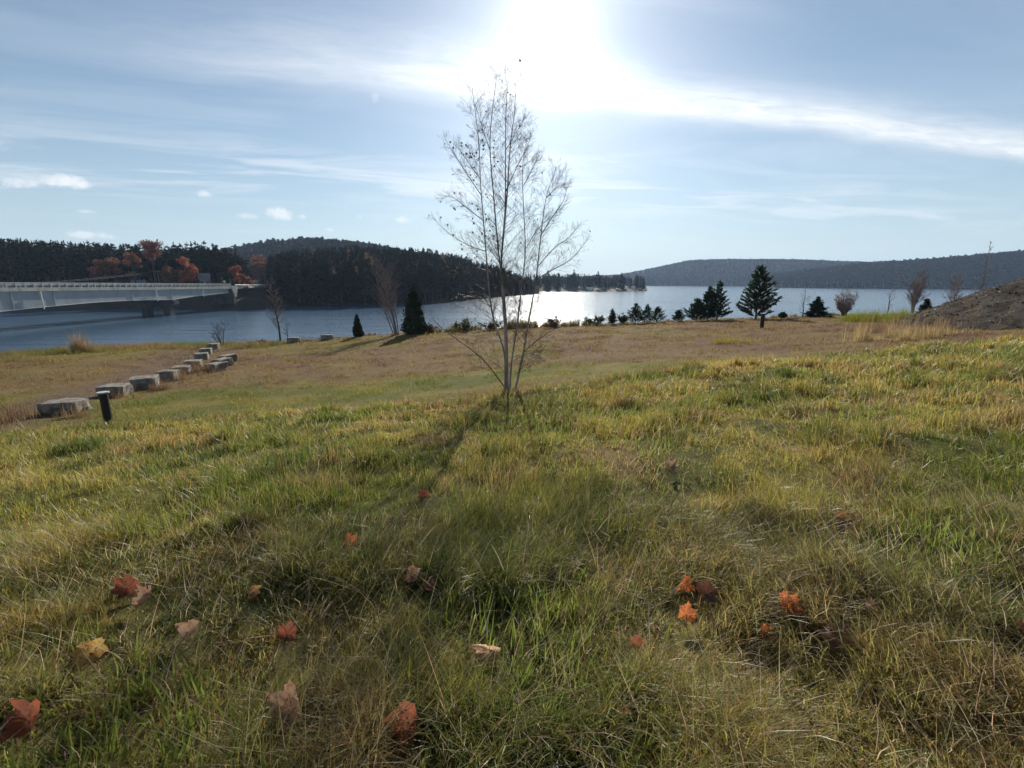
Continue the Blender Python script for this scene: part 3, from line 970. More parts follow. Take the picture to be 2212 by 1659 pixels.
for (dx, Y, top, r, n_, mk, label) in (
        (345, 184, 517, 4.6, 1300, 'rust', 'tallest rust orange tree behind the bridge, with gaps of sky in its crown'),
        (300, 186, 545, 3.6, 1000, 'rust', 'dull brown tree just left of the tallest orange tree'),
        (413, 180, 556, 4.0, 1600, 'orange', 'bright orange rounded tree behind the bridge railing'),
        (380, 184, 570, 3.8, 1100, 'rust', 'olive brown tree between the two orange trees behind the bridge'),
        (240, 180, 558, 5.0, 1500, 'rust', 'dark red broad tree above the power cables'),
        (519, 176, 570, 3.0, 1100, 'orange', 'salmon orange tree at the end of the bridge'),
        (538, 176, 585, 2.2, 600, 'rust', 'small rusty tree beside the road past the bridge'),
        (570, 240, 548, 5.0, 900, 'rust', 'hazy brown tree behind the road in the gap of the woods')):
    of = max(2.0, (Y - float(np.interp(dx, [-420, 0, 300, 420, 455, 500, 590, 640], [138, 152, 170, 172, 163, 160, 178, 184]))) * math.hypot(1, (dx - 1106) / 1000.0))
    loc = hL(dx, of)
    h = EYE + (611 - top) / 1000.0 * loc.y - loc.z
    thing_tree('autumn_tree', label, 'tree', loc, round_tree(R, h, r, 0.62, n_, 9), M['bark'], M[mk])

for (dx, of, top, label) in ((775, 6, 576, 'pale tall larch standing low at the water edge of the dark wood'), (808, 24, 556, 'golden larch halfway up the dark wooded point'),
                             (762, 60, 541, 'small pale larch near the top left of the dark wooded point'), (798, 55, 545, 'faint pale larch right of the small one near the ridge'),
                             (960, 70, 548, 'tan larch on the ridge of the wooded point, right part'), (727, 6, 582, 'slim pale larch among the dark trees at the shore')):
    loc = hC(dx, of)
    h = EYE + (611 - top) / 1000.0 * loc.y - loc.z
    tk, cr = conifer(R, h, h * 0.13, 'larch', 0.8, 0.5, 0.12)
    thing_tree('larch_tree', label, 'larch', loc, (tk, cr), M['bark'], M['larch'])

# skyline trees of the low peninsula
for i, (dx, top, st) in enumerate(((1183, 585, 'spruce'), (1205, 590, 'spruce'), (1238, 584, 'oldpine'), (1255, 590, 'round'), (1290, 587, 'oldpine'), (1300, 592, 'round'),
                                   (1340, 590, 'oldpine'), (1352, 594, 'round'), (1366, 595, 'round'), (1378, 597, 'round'), (1388, 603, 'spruce'))):
    loc = hP(dx, 22)
    h = EYE + (611 - top) / 1000.0 * loc.y - loc.z
    if st == 'round':
        tk, br, tips = bare_tree(R, h, 0.25, 1, 0.6, 14, 2, twig=0.36)
        thing_tree('lakeside_tree', 'leafless grey tree on the low peninsula across the glittering water', 'tree', loc, (tk, br), M['twig'], M['twig'], 'leafless trees on the low peninsula', crown='branches')
    else:
        thing_tree('lakeside_pine', 'tall evergreen breaking the skyline of the low peninsula', 'pine tree', loc, conifer(R, h, h * (0.26 if st == 'oldpine' else .17), st, 1.0, 0.9, 0.2 if st == 'oldpine' else .05),
                   M['bark'], M['conifer'], 'evergreens on the low peninsula')

# cottages and a boat shelter on the peninsula
def cottage(name, label, dx, of, w, d, h, rz):
    loc = hP(dx, of)
    e = empty(name, loc, rz); tag(e, label, 'cottage')
    mb = MB(); mb.box((0, 0, h / 2 - 0.3), (w, d, h + 0.6)); mb.build('wall', M['white'], e)
    mb = MB(); o = 0.35
    mb.add([(-w / 2 - o, -d / 2 - o, h + .02), (w / 2 + o, -d / 2 - o, h + .02), (w / 2 + o, d / 2 + o, h + .02), (-w / 2 - o, d / 2 + o, h + .02), (-w / 2 - o, 0, h + d * 0.35), (w / 2 + o, 0, h + d * 0.35)],
           [(0, 1, 5, 4), (2, 3, 4, 5), (0, 4, 3), (1, 2, 5), (3, 2, 1, 0)])
    mb.build('roof', M['white'], e)
    for k in (-1, 1):
        mb = MB(); mb.box((k * w * 0.25, -d / 2 - 0.02, h * 0.55), (0.9, 0.06, 0.9)); mb.build('window', M['glass'], e)


cottage('lakeside_cottage', 'low white cottage in the trees of the peninsula, behind the birch stems', 1182, 40, 9, 6, 2.6, 0.1)
cottage('boat_shelter', 'tiny white boat shelter at the waterline of the low peninsula', 1275, 9, 6, 3.5, 1.8, 0.2)
cottage('lakeside_cottage', 'small white cottage near the tip of the low peninsula', 1366, 18, 4, 4, 2.2, -0.3)

# ------------------------------------------------------------------ bridge
BX = -98.0
BY0, BY1 = 30.0, 163.0
br = empty('bridge', (BX, BY1, -1.0))
tag(br, 'long grey girder bridge crossing the lake narrows at the left', 'bridge')


def zt(Y): return 0.6 - 0.005 * (Y - 90)


_by = [20, 40, 55, 63, 74, 90, 100, 108.6, 118, 126, 134, 142, 153, 163.5]
_bz = [-2.6, -2.9, -4.3, -4.9, -4.6, -3.75, -3.25, -2.95, -2.85, -3.0, -3.2, -2.6, -2.1, -1.8]


def zb(Y): return float(np.interp(Y, _by, _bz))


def loc_b(p): return Vector(p) - Vector((BX, BY1, -1.0))


def bpart(mb, name, mat, parent=br):
    mb.v = [tuple(loc_b(v)) for v in mb.v]
    return mb.build(name, mat, parent)


def strip(mb, x0, x1, z0f, z1f, ya=BY0, yb=BY1, n=60):
    ys = np.linspace(ya, yb, n)
    vs, fs = [], []
    for y in ys:
        vs += [(x0, y, z0f(y)), (x1, y, z0f(y)), (x1, y, z1f(y)), (x0, y, z1f(y))]
    for i in range(n - 1):
        for k in range(4):
            fs.append((i * 4 + k, i * 4 + (k + 1) % 4, (i + 1) * 4 + (k + 1) % 4, (i + 1) * 4 + k))
    fs += [(3, 2, 1, 0), tuple((n - 1) * 4 + k for k in range(4))]
    mb.add(vs, fs)


mb = MB(); strip(mb, BX - 9.5, BX, lambda y: zt(y) - 0.72, lambda y: zt(y) - 0.22); bpart(mb, 'deck', M['concrete'])
mb = MB(); strip(mb, BX - 0.45, BX + 0.004, lambda y: zt(y) - 0.218, zt); bpart(mb, 'kerb', M['concrete'])
mb = MB(); strip(mb, BX - 9.504, BX - 9.05, lambda y: zt(y) - 0.218, zt); bpart(mb, 'kerb', M['concrete'])
mb = MB(); strip(mb, BX - 9.0, BX - 0.5, lambda y: zt(y) - 0.216, lambda y: zt(y) - 0.16); bpart(mb, 'roadway', M['road'])
OVER = 0.28
for k, xo in enumerate((OVER, 3.2, 6.1, 9.0)):
    mb = MB(); strip(mb, BX - xo - 0.10, BX - xo, lambda y: zb(y), lambda y: zt(y) - 0.724, BY0, BY1 - 2.0, 90)
    gd = bpart(mb, 'girder', M['steel'])
    mb = MB(); strip(mb, BX - xo - 0.30, BX - xo + 0.22, lambda y: zb(y) - 0.07, lambda y: zb(y) - 0.003, BY0, BY1 - 2.0, 90)
    f_ = bpart(mb, 'flange', M['flange'], gd)
    if k == 0:
        for Y in (91, 99.5, 120, 134, 147, 161):
            mb = MB(); strip(mb, BX - xo, BX - xo + 0.13, zb, lambda y: zt(y) - 0.727, Y - 0.12, Y + 0.12, 2)
            bpart(mb, 'stiffener', M['steel'], gd)
for Y in (96.5, 128, 147.5):
    mb = MB(); z1 = zt(Y) - 0.8; z0 = zb(Y) - 0.45
    mb.tube([(BX + 0.10, Y, z1), (BX + 0.12, Y, (z0 + z1) / 2), (BX + 0.14, Y, z0)], 0.13, 8, True)
    mb.box((BX + 0.0, Y - 0.7, zb(Y) + 0.35), (0.12, 1.4, 0.12))
    bpart(mb, 'drain_pipe', M['flange'])
# railing
post = MB(); post.box((0, 0, 0.43), (0.14, 0.14, 0.86)); post.box((-0.12, 0, 0.80), (0.22, 0.14, 0.12)); post.box((0, 0, 0.03), (0.3, 0.3, 0.06))
pme = post.mesh('railing_post'); pme.materials.append(M['rail'])
for side, xo in ((0, -0.16), (1, -9.34)):
    Y = BY0 + 1.0
    if side: Y = BY0 + 1.8
    while Y < BY1 - 0.3:
        o = bpy.data.objects.new('railing_post', pme); COL.objects.link(o); o.parent = br
        o.location = loc_b((BX + xo, Y, zt(Y))); o.rotation_euler = (0, 0, math.pi if side else 0)
        Y += 1.75 if side == 0 else 3.5
    for z, hh in ((0.95, 0.15), (0.66, 0.24), (0.33, 0.14)):
        xx = BX + xo + (0.0 if z > 1 else (-0.13 if side == 0 else 0.13))
        mb = MB(); strip(mb, xx - 0.06, xx + 0.06, lambda y: zt(y) + z - hh / 2, lambda y: zt(y) + z + hh / 2, BY0, BY1, 60)
        bpart(mb, 'rail', M['rail'])
# piers
for Y in (134.0, 66.0):
    mb = MB(); zc = zb(Y)
    x0, x1 = BX - 10.2, BX + 0.9
    pr = [(x0, zc - 0.30), (x1, zc - 0.30), (x1 + 0.0, zc - 1.25), (x1 - 1.1, zc - 2.0), (x0 + 1.1, zc - 2.0), (x0, zc - 1.25)]
    vs = [(x, Y - 1.0, z) for x, z in pr] + [(x, Y + 1.0, z) for x, z in pr]
    mb.add(vs, [(0, 1, 2, 3, 4, 5), (11, 10, 9, 8, 7, 6)] + [(i, i + 6, (i + 1) % 6 + 6, (i + 1) % 6) for i in range(6)])
    for xo in (OVER, 3.2, 6.1, 9.0): mb.box((BX - xo - 0.05, Y, zc - 0.19), (0.6, 0.6, 0.24))
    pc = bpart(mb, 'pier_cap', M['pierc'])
    for xc in (BX - 1.6, BX - 8.0):
        mb = MB()
        q = [(-0.85, -1.0), (0.85, -1.0), (0.85, 1.0), (-0.85, 1.0)]
        vs = [(xc + a, Y + b, LAKE - 3) for a, b in q] + [(xc + a * 1.12, Y + b * 0.98, zc - 1.9) for a, b in q]
        mb.add(vs, [(3, 2, 1, 0), (4, 5, 6, 7), (0, 1, 5, 4), (1, 2, 6, 5), (2, 3, 7, 6), (3, 0, 4, 7)])
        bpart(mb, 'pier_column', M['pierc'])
# abutment with a tapering wing wall
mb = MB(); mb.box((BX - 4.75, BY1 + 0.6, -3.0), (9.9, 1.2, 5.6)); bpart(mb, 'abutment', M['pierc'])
mb = MB()
vs = [(BX + 0.25, BY1 - 1.0, zt(BY1)), (BX + 0.25, BY1 + 2.2, zt(BY1)), (BX + 0.25, BY1 + 2.2, zt(BY1) - 0.6), (BX + 0.25, BY1 + 0.9, -3.4), (BX + 0.25, BY1 + 0.4, -3.4), (BX + 0.25, BY1 - 1.0, zt(BY1) - 0.8)]
vs += [(x + 0.5, y, z) for x, y, z in vs]
mb.add(vs, [(0, 1, 2, 3, 4, 5), (11, 10, 9, 8, 7, 6)] + [(i, (i + 1) % 6, (i + 1) % 6 + 6, i + 6) for i in range(6)])
bpart(mb, 'wing_wall', M['concrete'])

# road beyond the bridge
mb = MB()
pts = [(BX - 4.7, BY1 + 1.3), (-103, 174), (-104, 186), (-107, 200), (-113, 214), (-124, 226)]
vs, fs = [], []
for i, (x, y) in enumerate(pts):
    a = Vector(pts[min(i + 1, len(pts) - 1)]) - Vector(pts[max(i - 1, 0)]); a.normalize()
    zr = 0.20 + i * 0.12
    for s in (-4.4, -4.0, 4.0, 4.4):
        vs.append((x + a.y * s, y - a.x * s, zr - (0.0 if abs(s) < 4.2 else 0.7)))
for i in range(len(pts) - 1):
    for k in range(3): fs.append((i * 4 + k, i * 4 + k + 1, (i + 1) * 4 + k + 1, (i + 1) * 4 + k))
mb.add(vs, fs)
rd = mb.build('road', mat_plain('worn_asphalt', (0.13, 0.12, 0.11), (0.20, 0.18, 0.16), 0.2, 0.9))
tag(rd, 'pale road curving away beyond the bridge', kind='structure')
# guard rail along the road after the bridge
ge = empty('guard_rail', (BX + 0.1, BY1 + 6, 0.1)); tag(ge, 'low guard rail continuing from the end of the bridge', 'guard rail')
mb = MB(); mb.tube([(0, -4, 0.75), (0.3, 4, 0.72), (2.4, 16, 0.85)], 0.08, 6, True); mb.build('rail', M['rail'], ge)
for k in range(7):
    mb = MB(); u = k / 6.0; yy = -3.8 + 19.5 * u; mb.box((np.interp(yy, [-4, 4, 16], [0, .3, 2.4]) - 0.1, yy, 0.2), (0.12, 0.12, 1.3)); mb.build('rail_post', M['wood'], ge)

# utility poles, cables, sign, houses by the bridge end
def pole(label, loc, h, r=0.14):
    e = empty('utility_pole', loc); tag(e, label, 'pole')
    mb = MB(); mb.tube([(0, 0, -0.5), (0, 0, h * 0.5), (0, 0, h)], [r, r * 0.9, r * 0.75], 8, True); mb.build('shaft', M['wood'], e, True)
    mb = MB(); mb.box((0, 0, h - 0.35), (1.5, 0.12, 0.14)); mb.build('crossarm', M['wood'], e)
    for k in (-0.65, 0.65):
        mb = MB(); mb.tube([(k, 0, h - 0.28), (k, 0, h - 0.08)], 0.05, 6, True); mb.build('insulator', M['white'], e)
    return e


P1 = V(340, 586, 184)
g1 = hL(340, 16)
pole('utility pole behind the bridge railing, carrying the two cables', (P1.x, P1.y, g1.z), P1.z - g1.z + 0.3)
P2 = V(452, 592, 182)
g2 = hL(452, 22)
pole('pale utility pole further along, near the grey house', (P2.x, P2.y, g2.z), P2.z - g2.z)
P0 = Vector((BX - 10.2, 82.0, -0.15))
mb = MB(); mb.tube([(0, 0, -0.9), (0, 0, 0.3)], 0.10, 8, True); mb.box((0.35, 0, 0.1), (0.75, 0.16, 0.16))
pb = mb.build('cable_bracket', M['wood']); pb.location = P0
tag(pb, 'short cable bracket on the far edge of the bridge deck', 'bracket')
for k, dz in enumerate((0.0, -0.45)):
    mb = MB()
    a, b = P0 + Vector((0, 0, dz * 0.4)), P1 + Vector((0, 0, dz))
    mb.tube([a.lerp(b, u) - Vector((0, 0, 1.4 * 4 * u * (1 - u) * 0.35)) for u in np.linspace(0, 1, 13)], 0.035, 5)
    w_ = mb.build('power_cable', M['wire'])
    tag(w_, ('upper' if k == 0 else 'lower') + ' power cable running above the bridge to the utility pole', 'cable')


def house(label, loc, w, d, h, rh, rz):
    e = empty('house', loc, rz); tag(e, label, 'house')
    mb = MB(); mb.box((0, 0, h / 2 - 0.5), (w, d, h + 1)); 
    mb.add([(-w / 2, -d / 2, h), (-w / 2, d / 2, h), (-w / 2, 0, h + rh)], [(0, 1, 2)]); mb.add([(w / 2, -d / 2, h), (w / 2, d / 2, h), (w / 2, 0, h + rh)], [(2, 1, 0)])
    mb.build('wall', M['siding'], e)
    for s in (-1, 1):
        mb = MB(); o = 0.4
        y0, z0 = s * (d / 2 + o), h - rh * o / (d / 2)
        mb.add([(-w / 2 - o, y0, z0 + .03), (w / 2 + o, y0, z0 + .03), (w / 2 + o, 0, h + rh + .03), (-w / 2 - o, 0, h + rh + .03), (-w / 2 - o, y0, z0 + .2), (w / 2 + o, y0, z0 + .2), (w / 2 + o, 0, h + rh + .22), (-w / 2 - o, 0, h + rh + .22)],
               [(0, 1, 2, 3), (7, 6, 5, 4), (0, 4, 5, 1), (0, 3, 7, 4), (1, 5, 6, 2)])
        mb.build('roof', M['roof'], e)
    for k in (-0.3, 0.3):
        mb = MB(); mb.box((k * w, -d / 2 - 0.03, h * 0.55), (1.1, 0.08, 1.2)); mb.build('window', M['glass'], e)
    mb = MB(); mb.box((w / 2 + 0.03, 0, h * 0.55), (0.08, 1.1, 1.2)); mb.build('window', M['glass'], e)


hh_ = hL(308, 22); house('grey roofed house half hidden behind the bridge railing and cables', (X_at(308, 188), 188, hh_.z - 0.4), 4.6, 4.2, 2.3, 1.7, 0.15)
hh_ = hL(455, 26); house('small grey house between the bright orange tree and the dark wood', (X_at(449, 184), 184, hh_.z), 3.2, 2.8, 4.0, 1.7, 0.5)
e = empty('road_sign', V(487, 624, 172)); e.location.z = -0.3
tag(e, 'tiny pale road sign near the end of the bridge', 'sign')
mb = MB(); mb.tube([(0, 0, -0.5), (0, 0, 2.6)], 0.05, 6, True); mb.build('sign_post', M['rail'], e)
mb = MB(); mb.box((0, -0.08, 2.3), (0.9, 0.04, 0.6)); mb.build('sign_board', M['white'], e)

# ------------------------------------------------------------------ things on the near shore
def base_at(dx, dy, Y=None):
    if Y is None: return ground_at(dx, dy)
    p = V(dx, dy, Y)
    return Vector((p.x, p.y, float(ground(p.x, p.y))))


def top_h(dx, top, loc):
    return V(dx, top, loc.y).z - loc.z


# --- granite blocks
def block(label, dx, dy, Y, w, d, h, rz, seed, tilt=0.0, group=None):
    R = random.Random(seed)
    p = base_at(dx, dy, Y)
    w, d, h = w * 0.78, d * 0.8, h * 0.84
    mb = MB()
    n = 4
    # a lumpy box: grid on each face, corners knocked off
    import itertools
    def lump(x, y, z):
        v = Vector((x, y, z))
        k = (abs(x) ** 11 + abs(y) ** 11 + abs(z) ** 11) ** (1 / 11)
        v = v / max(k, 1e-6)
        nz = (float(vnoise(np.array(x * 2.1 + seed * 3.7 + z), np.array(y * 2.1 + seed))) - 0.5) * 0.22
        nz += (float(vnoise(np.array(x * 5.1 + seed + z * 4), np.array(y * 5.1 - z * 3))) - 0.5) * 0.14
        return Vector((v.x * (1 + nz) * w / 2, v.y * (1 + nz) * d / 2, v.z * (1 + nz * 0.8) * h / 2 + h * 0.40))
    q = [-1, -0.86, -0.3, 0.3, 0.86, 1]
    L = len(q)
    for ax in range(3):
        for s in (-1, 1):
            vs = []
            for a in q:
                for b in q:
                    c = [0, 0, 0]; c[ax] = s; c[(ax + 1) % 3] = a; c[(ax + 2) % 3] = b
                    vs.append(lump(*c))
            fs = []
            for i in range(L - 1):
                for j in range(L - 1):
                    f = (i * L + j, (i + 1) * L + j, (i + 1) * L + j + 1, i * L + j + 1)
                    fs.append(f if s > 0 else f[::-1])
            mb.add(vs, fs)
    me = mb.mesh('granite_block'); me.materials.append(M['granite'])
    import bmesh
    bm = bmesh.new(); bm.from_mesh(me); bmesh.ops.remove_doubles(bm, verts=bm.verts, dist=0.004); bm.to_mesh(me); bm.free()
    o = bpy.data.objects.new('granite_block', me); COL.objects.link(o)
    o.location = p; o.rotation_euler = (tilt, R.uniform(-.03, .03), rz)
    tag(o, label, 'stone block', group or 'granite blocks set in a row')
    return o


block('low flat granite slab lying nearest the dark post, overgrown at its foot', 148, 905, 13.2, 1.30, 0.9, 0.48, 0.15, 1)
block('dark granite block directly behind the short dark post', 250, 866, 16.6, 1.1, 0.9, 0.56, 0.35, 2)
block('pale squared granite block, third along the row from the dark post', 316, 845, 18.3, 1.15, 1.0, 0.62, 0.5, 3, 0.03)
block('upright dark granite cube, fourth along the row from the dark post', 366, 822, 20.5, 0.95, 0.9, 0.66, 0.2, 4)
block('pale flat topped granite block just behind the upright dark cube', 392, 803, 23.0, 1.0, 1.0, 0.55, 0.5, 5)
block('granite block with a light top, sixth along the row', 418, 785, 26.2, 1.05, 1.0, 0.5, 0.45, 6)
block('small pale granite block, seventh along the row', 435, 772, 29.0, 1.0, 0.9, 0.55, 0.5, 7)
block('small granite block, eighth along the row near the bare shrub', 445, 762, 32.0, 0.95, 0.9, 0.55, 0.4, 8)
block('farthest small granite block of the row, beside the bare shrub', 462, 752, 35.5, 0.95, 0.9, 0.6, 0.3, 9)
block('near end block of the long pale row of three set end to end', 468, 797, 24.3, 0.75, 1.3, 0.62, -0.10, 10)
block('middle block of the long pale row of three set end to end', 481, 786, 26.2, 0.75, 1.4, 0.62, -0.14, 11)
block('far end block of the long pale row of three set end to end', 491, 777, 28.0, 0.75, 1.3, 0.62, -0.12, 12)
block('lone rectangular block at the water edge beside the bare sapling', 635, 741, 42.0, 1.35, 0.8, 0.66, 0.0, 13, 0, 'lone blocks at the water edge')
block('lone rectangular block at the water edge, the one further right', 707, 738, 42.4, 1.30, 0.8, 0.66, 0.05, 14, 0, 'lone blocks at the water edge')

# --- two short posts
def short_post(label, loc, h, r):
    e = empty('post', loc); tag(e, label, 'post', 'short dark posts')
    mb = MB(); mb.tube([(0, 0, -0.2), (0, 0, h * 0.5), (0, 0, h)], r, 14, True); mb.build('shaft', M['post'], e, False)
    mb = MB(); mb.tube([(0, 0, h - 0.002), (0, 0, h + 0.03)], r * 1.38, 16, True); mb.build('cap', M['postcap'], e, False)


lp = base_at(236, 917, 11.5)
short_post('short dark round post with a pale cap by the granite slabs', lp, top_h(222, 849, lp), 0.095)
rp = base_at(1645, 710, 30)
short_post('lone short dark post in front of the big pine', rp, 0.98, 0.12)

# --- conifers and bushes along the shore
R = random.Random(99)


def shore_conifer(name, label, dx, foot, top, Y, wide, style, leaf, dens, mat, bare=0.02):
    loc = base_at(dx, foot, Y)
    h = top_h(dx, top, loc)
    return thing_tree(name, label, 'tree', loc, conifer(R, h, wide / 2000.0 * Y, style, dens, leaf, bare, 0.015), M['bark'], mat)


shore_conifer('pine_tree', 'largest pine on the shore, standing behind the lone dark post', 1632, 690, 573, 44.5, 104, 'pine', 0.15, 1.25, M['shorepine'])
shore_conifer('pine_tree', 'tall narrow pine, right one of the pair left of the big pine', 1548, 690, 606, 44.5, 58, 'pine', 0.12, 0.85, M['shorepine'])
shore_conifer('pine_tree', 'bushy pine in the middle of the pair, touching the tall narrow pine', 1528, 690, 620, 45.2, 66, 'pine', 0.12, 0.9, M['shorepine'])
shore_conifer('pine_tree', 'lower pine at the left foot of the pine pair', 1504, 691, 646, 44.8, 58, 'pine', 0.11, 0.85, M['shorepine'])
shore_conifer('pine_sapling', 'tiny pine sapling alone between the pine pair and the sapling trio', 1465, 692, 670, 45.5, 34, 'pine', 0.085, 0.55, M['shorepine'])
shore_conifer('pine_sapling', 'leftmost and tallest of three pine saplings against the glitter', 1372, 697, 655, 46, 50, 'pine', 0.085, 0.6, M['shorepine'])
shore_conifer('pine_sapling', 'middle of three pine saplings against the glitter', 1397, 695, 658, 46, 40, 'pine', 0.085, 0.45, M['shorepine'])
shore_conifer('pine_sapling', 'rightmost of three pine saplings against the glitter', 1419, 694, 662, 46, 40, 'pine', 0.085, 0.45, M['shorepine'])
shore_conifer('pine_sapling', 'thin dark sapling just left of the pine trio in the glare', 1322, 699, 668, 46.5, 26, 'pine', 0.10, 0.7, M['shorepine'])
shore_conifer('spruce_tree', 'small neat cone shaped spruce beside the tan bush', 1762, 685, 640, 44, 46, 'spruce', 0.12, 1.1, M['spruce'])
shore_conifer('spruce_tree', 'ragged little spruce beside the leafless birches at the right', 1998, 678, 645, 44.5, 34, 'spruce', 0.12, 0.7, M['spruce'])
shore_conifer('pine_sapling', 'tiny shrubby pine under the right side of the big pine', 1690, 687, 676, 44.5, 16, 'pine', 0.12, 1.5, M['shorepine'])


def cedar(label, dx, foot, top, Y, wide, n):
    loc = base_at(dx, foot, Y); h = top_h(dx, top, loc); r = wide / 2000.0 * Y
    tk, cr = MB(), MB()
    tk.tube([(0, 0, -0.1), (0.02, 0, h * 0.5), (0, 0, h * 0.96)], [0.05 * h * 0.5, 0.03 * h * 0.5, 0.01], 6)
    for i in range(n):
        f = R.random() ** 1.25
        prof = r * (min(1, (f + 0.03) / 0.14) ** 0.5) * (1 - f) ** 0.72
        q = R.random() * 6.28
        lump = 0.62 + 0.62 * float(vnoise(np.array(q * 1.9 + dx), np.array(f * 11.0))) + (0.25 if R.random() < 0.08 else 0)
        rr = prof * lump * R.random() ** 0.28
        c = Vector((math.cos(q) * rr, math.sin(q) * rr, f * h + R.gauss(0, .02) * h))
        card(cr, c, 0.15 * R.uniform(0.6, 1.2), R, 2.0, Vector((math.cos(q) * 0.4, math.sin(q) * 0.4, 1.0)))
    thing_tree('cedar_tree', label, 'tree', loc, (tk, cr), M['bark'], M['cedar'])


cedar('big dense cone shaped cedar beside the leaning birches', 897, 716, 618, 44, 66, 3600)
cedar('small slim cedar standing alone at the water edge', 774, 729, 682, 43.5, 26, 1200)


def shore_bare(name, label, cat, dx, foot, top, Y, stems, rad, **kw):
    loc = base_at(dx, foot, Y); h = top_h(dx, top, loc)
    kw.setdefault('rmin', 0.00022 * Y)
    tk, br_, tips = bare_tree(R, h, rad, stems, **kw)
    e = empty(name, loc); tag(e, label, cat)
    tk.build('trunk', M['twig'] if 'birch' in name else M['bark'], e, True)
    br_.build('branches', M['twig'], e)
    return e, tips


shore_bare('leaning_birch', 'clump of slim leafless birches leaning left beside the big cedar', 'tree', 856, 724, 556, 44, 6, 0.075, spread=0.62, nsub=20, depth=2, lean=(-0.20, 0), fan=0.15, twig=0.34, rmin=0.007)
shore_bare('bare_sapling', 'single leafless sapling at the water edge by the lone blocks', 'tree', 606, 741, 602, 42, 1, 0.10, spread=0.75, nsub=34, depth=2, lean=(-0.05, 0), twig=0.24)
shore_bare('bare_sapling', 'short thin sapling close beside the single leafless sapling', 'tree', 623, 741, 688, 42.3, 1, 0.05, spread=0.6, nsub=12, depth=2, twig=0.3)
shore_bare('bare_shrub', 'low spreading leafless shrub behind the end of the stone row', 'shrub', 480, 750, 697, 38, 5, 0.05, spread=0.55, nsub=8, depth=2, fan=0.55, twig=0.42)
shore_bare('bare_sapling', 'thin leafless sapling between the big pine and the small spruce', 'tree', 1733, 687, 625, 44, 1, 0.06, spread=0.65, nsub=9, depth=2, twig=0.34)
shore_bare('bare_sapling', 'slender leafless sapling right of the tan bush', 'tree', 1916, 681, 622, 44.5, 1, 0.05, spread=0.5, nsub=12, depth=2, twig=0.28)
shore_bare('bare_birch', 'leafless birch clump beside the ragged little spruce', 'tree', 1970, 679, 585, 45, 5, 0.08, spread=0.5, nsub=30, depth=2, fan=0.16, twig=0.34)
shore_bare('bare_birch', 'leafless tree just left of the gravel heap', 'tree', 2056, 672, 598, 46, 3, 0.06, spread=0.5, nsub=24, depth=2, fan=0.18, twig=0.34)
shore_bare('bare_tree', 'tallest leafless tree at the right, its top above the hill line', 'tree', 2106, 668, 522, 47, 1, 0.06, spread=0.5, nsub=22, depth=2, lean=(0.02, 0), twig=0.17)
# tan bush with fine pale twigs
loc = base_at(1822, 684, 44); h = top_h(1822, 624, loc)
tk, br_, tips = bare_tree(R, h, 0.06, 16, spread=0.6, nsub=22, depth=2, fan=0.46, twig=0.34, rmin=0.007)
e = empty('tan_bush', loc); tag(e, 'rounded tan bush with pale fine twigs and lingering leaves', 'bush')
tk.build('stems', M['bark'], e, True); br_.build('twigs', M['twig'], e)
lf = MB()
for p_ in tips[::5]:
    for k in range(1): card(lf, p_ + Vector((R.gauss(0, .08), R.gauss(0, .08), R.gauss(0, .08))), 0.09, R, 1.4)
tag(lf.build('leaves', M['tanbush'], e), kind='stuff')


def leafy_shrub(label, dx, foot, top, Y, wide, mat, n=800, leaf=0.12):
    loc = base_at(dx, foot, Y); h = top_h(dx, top, loc)
    w2 = wide / 2000.0 * Y
    tk, br_, lf = MB(), MB(), MB()
    e = empty('shrub', loc); tag(e, label, 'shrub')
    for s in range(16):
        q, u = R.random() * 6.28, R.random() ** 0.6
        end = Vector((math.cos(q) * w2 * u, math.sin(q) * w2 * u * 0.6, h * R.uniform(0.45, 1.0) * (1.05 - 0.45 * u)))
        mid = end * 0.5 + Vector((0, 0, 0.12 * h))
        tk.tube([(end.x * 0.25, end.y * 0.25, -0.15), mid, end], [0.016, 0.012, 0.007], 4)
        for k in range(6):
            v_ = R.uniform(0.15, 2.0)
            a_ = Vector((end.x * 0.25, end.y * 0.25, 0)).lerp(mid, v_) if v_ < 1 else mid.lerp(end, v_ - 1)
            b_ = a_ + Vector((R.gauss(0, .16), R.gauss(0, .12), R.uniform(.05, .3))) * min(1.0, h)
            br_.tube([a_, b_], [0.009, 0.007], 3)
            for j in range(int(n / 96)):
                card(lf, a_.lerp(b_, R.uniform(.2, 1.1)) + Vector((R.gauss(0, .05), R.gauss(0, .05), R.gauss(0, .05))), leaf * R.uniform(.5, 1.1), R, 1.6)
    tk.build('stems', M['bark'], e); br_.build('twigs', M['bark'], e)
    tag(lf.build('leaves', mat, e), kind='stuff')


leafy_shrub('low leafy shrub at the water edge left of the birch stems', 1000, 716, 686, 45.5, 70, M['greenshrub'])
leafy_shrub('low brown shrub on the shore directly behind the birch stems', 1060, 713, 691, 46, 60, M['weed'])
leafy_shrub('dark shrub standing up in the glare, right of the birch stems', 1196, 707, 676, 47, 44, M['weed'])
leafy_shrub('loose leafy shrub in the glare left of the pine saplings', 1285, 702, 678, 47, 60, M['greenshrub'])
leafy_shrub('straggly low shrub between the loose shrub and the pine saplings', 1345, 699, 676, 46.5, 36, M['greenshrub'])
leafy_shrub('low shrub at the foot of the big cedar', 930, 719, 702, 44.8, 44, M['weed'])
leafy_shrub('low brush on the shore left of the lone blocks', 566, 744, 733, 42, 40, M['weed'])

# ------------------------------------------------------------------ the birch
BYD = 12.2
b0 = base_at(1094, 850, BYD)
bt = empty('birch_tree', b0)
tag(bt, 'slender multi stemmed leafless birch in the middle of the slope', 'tree')


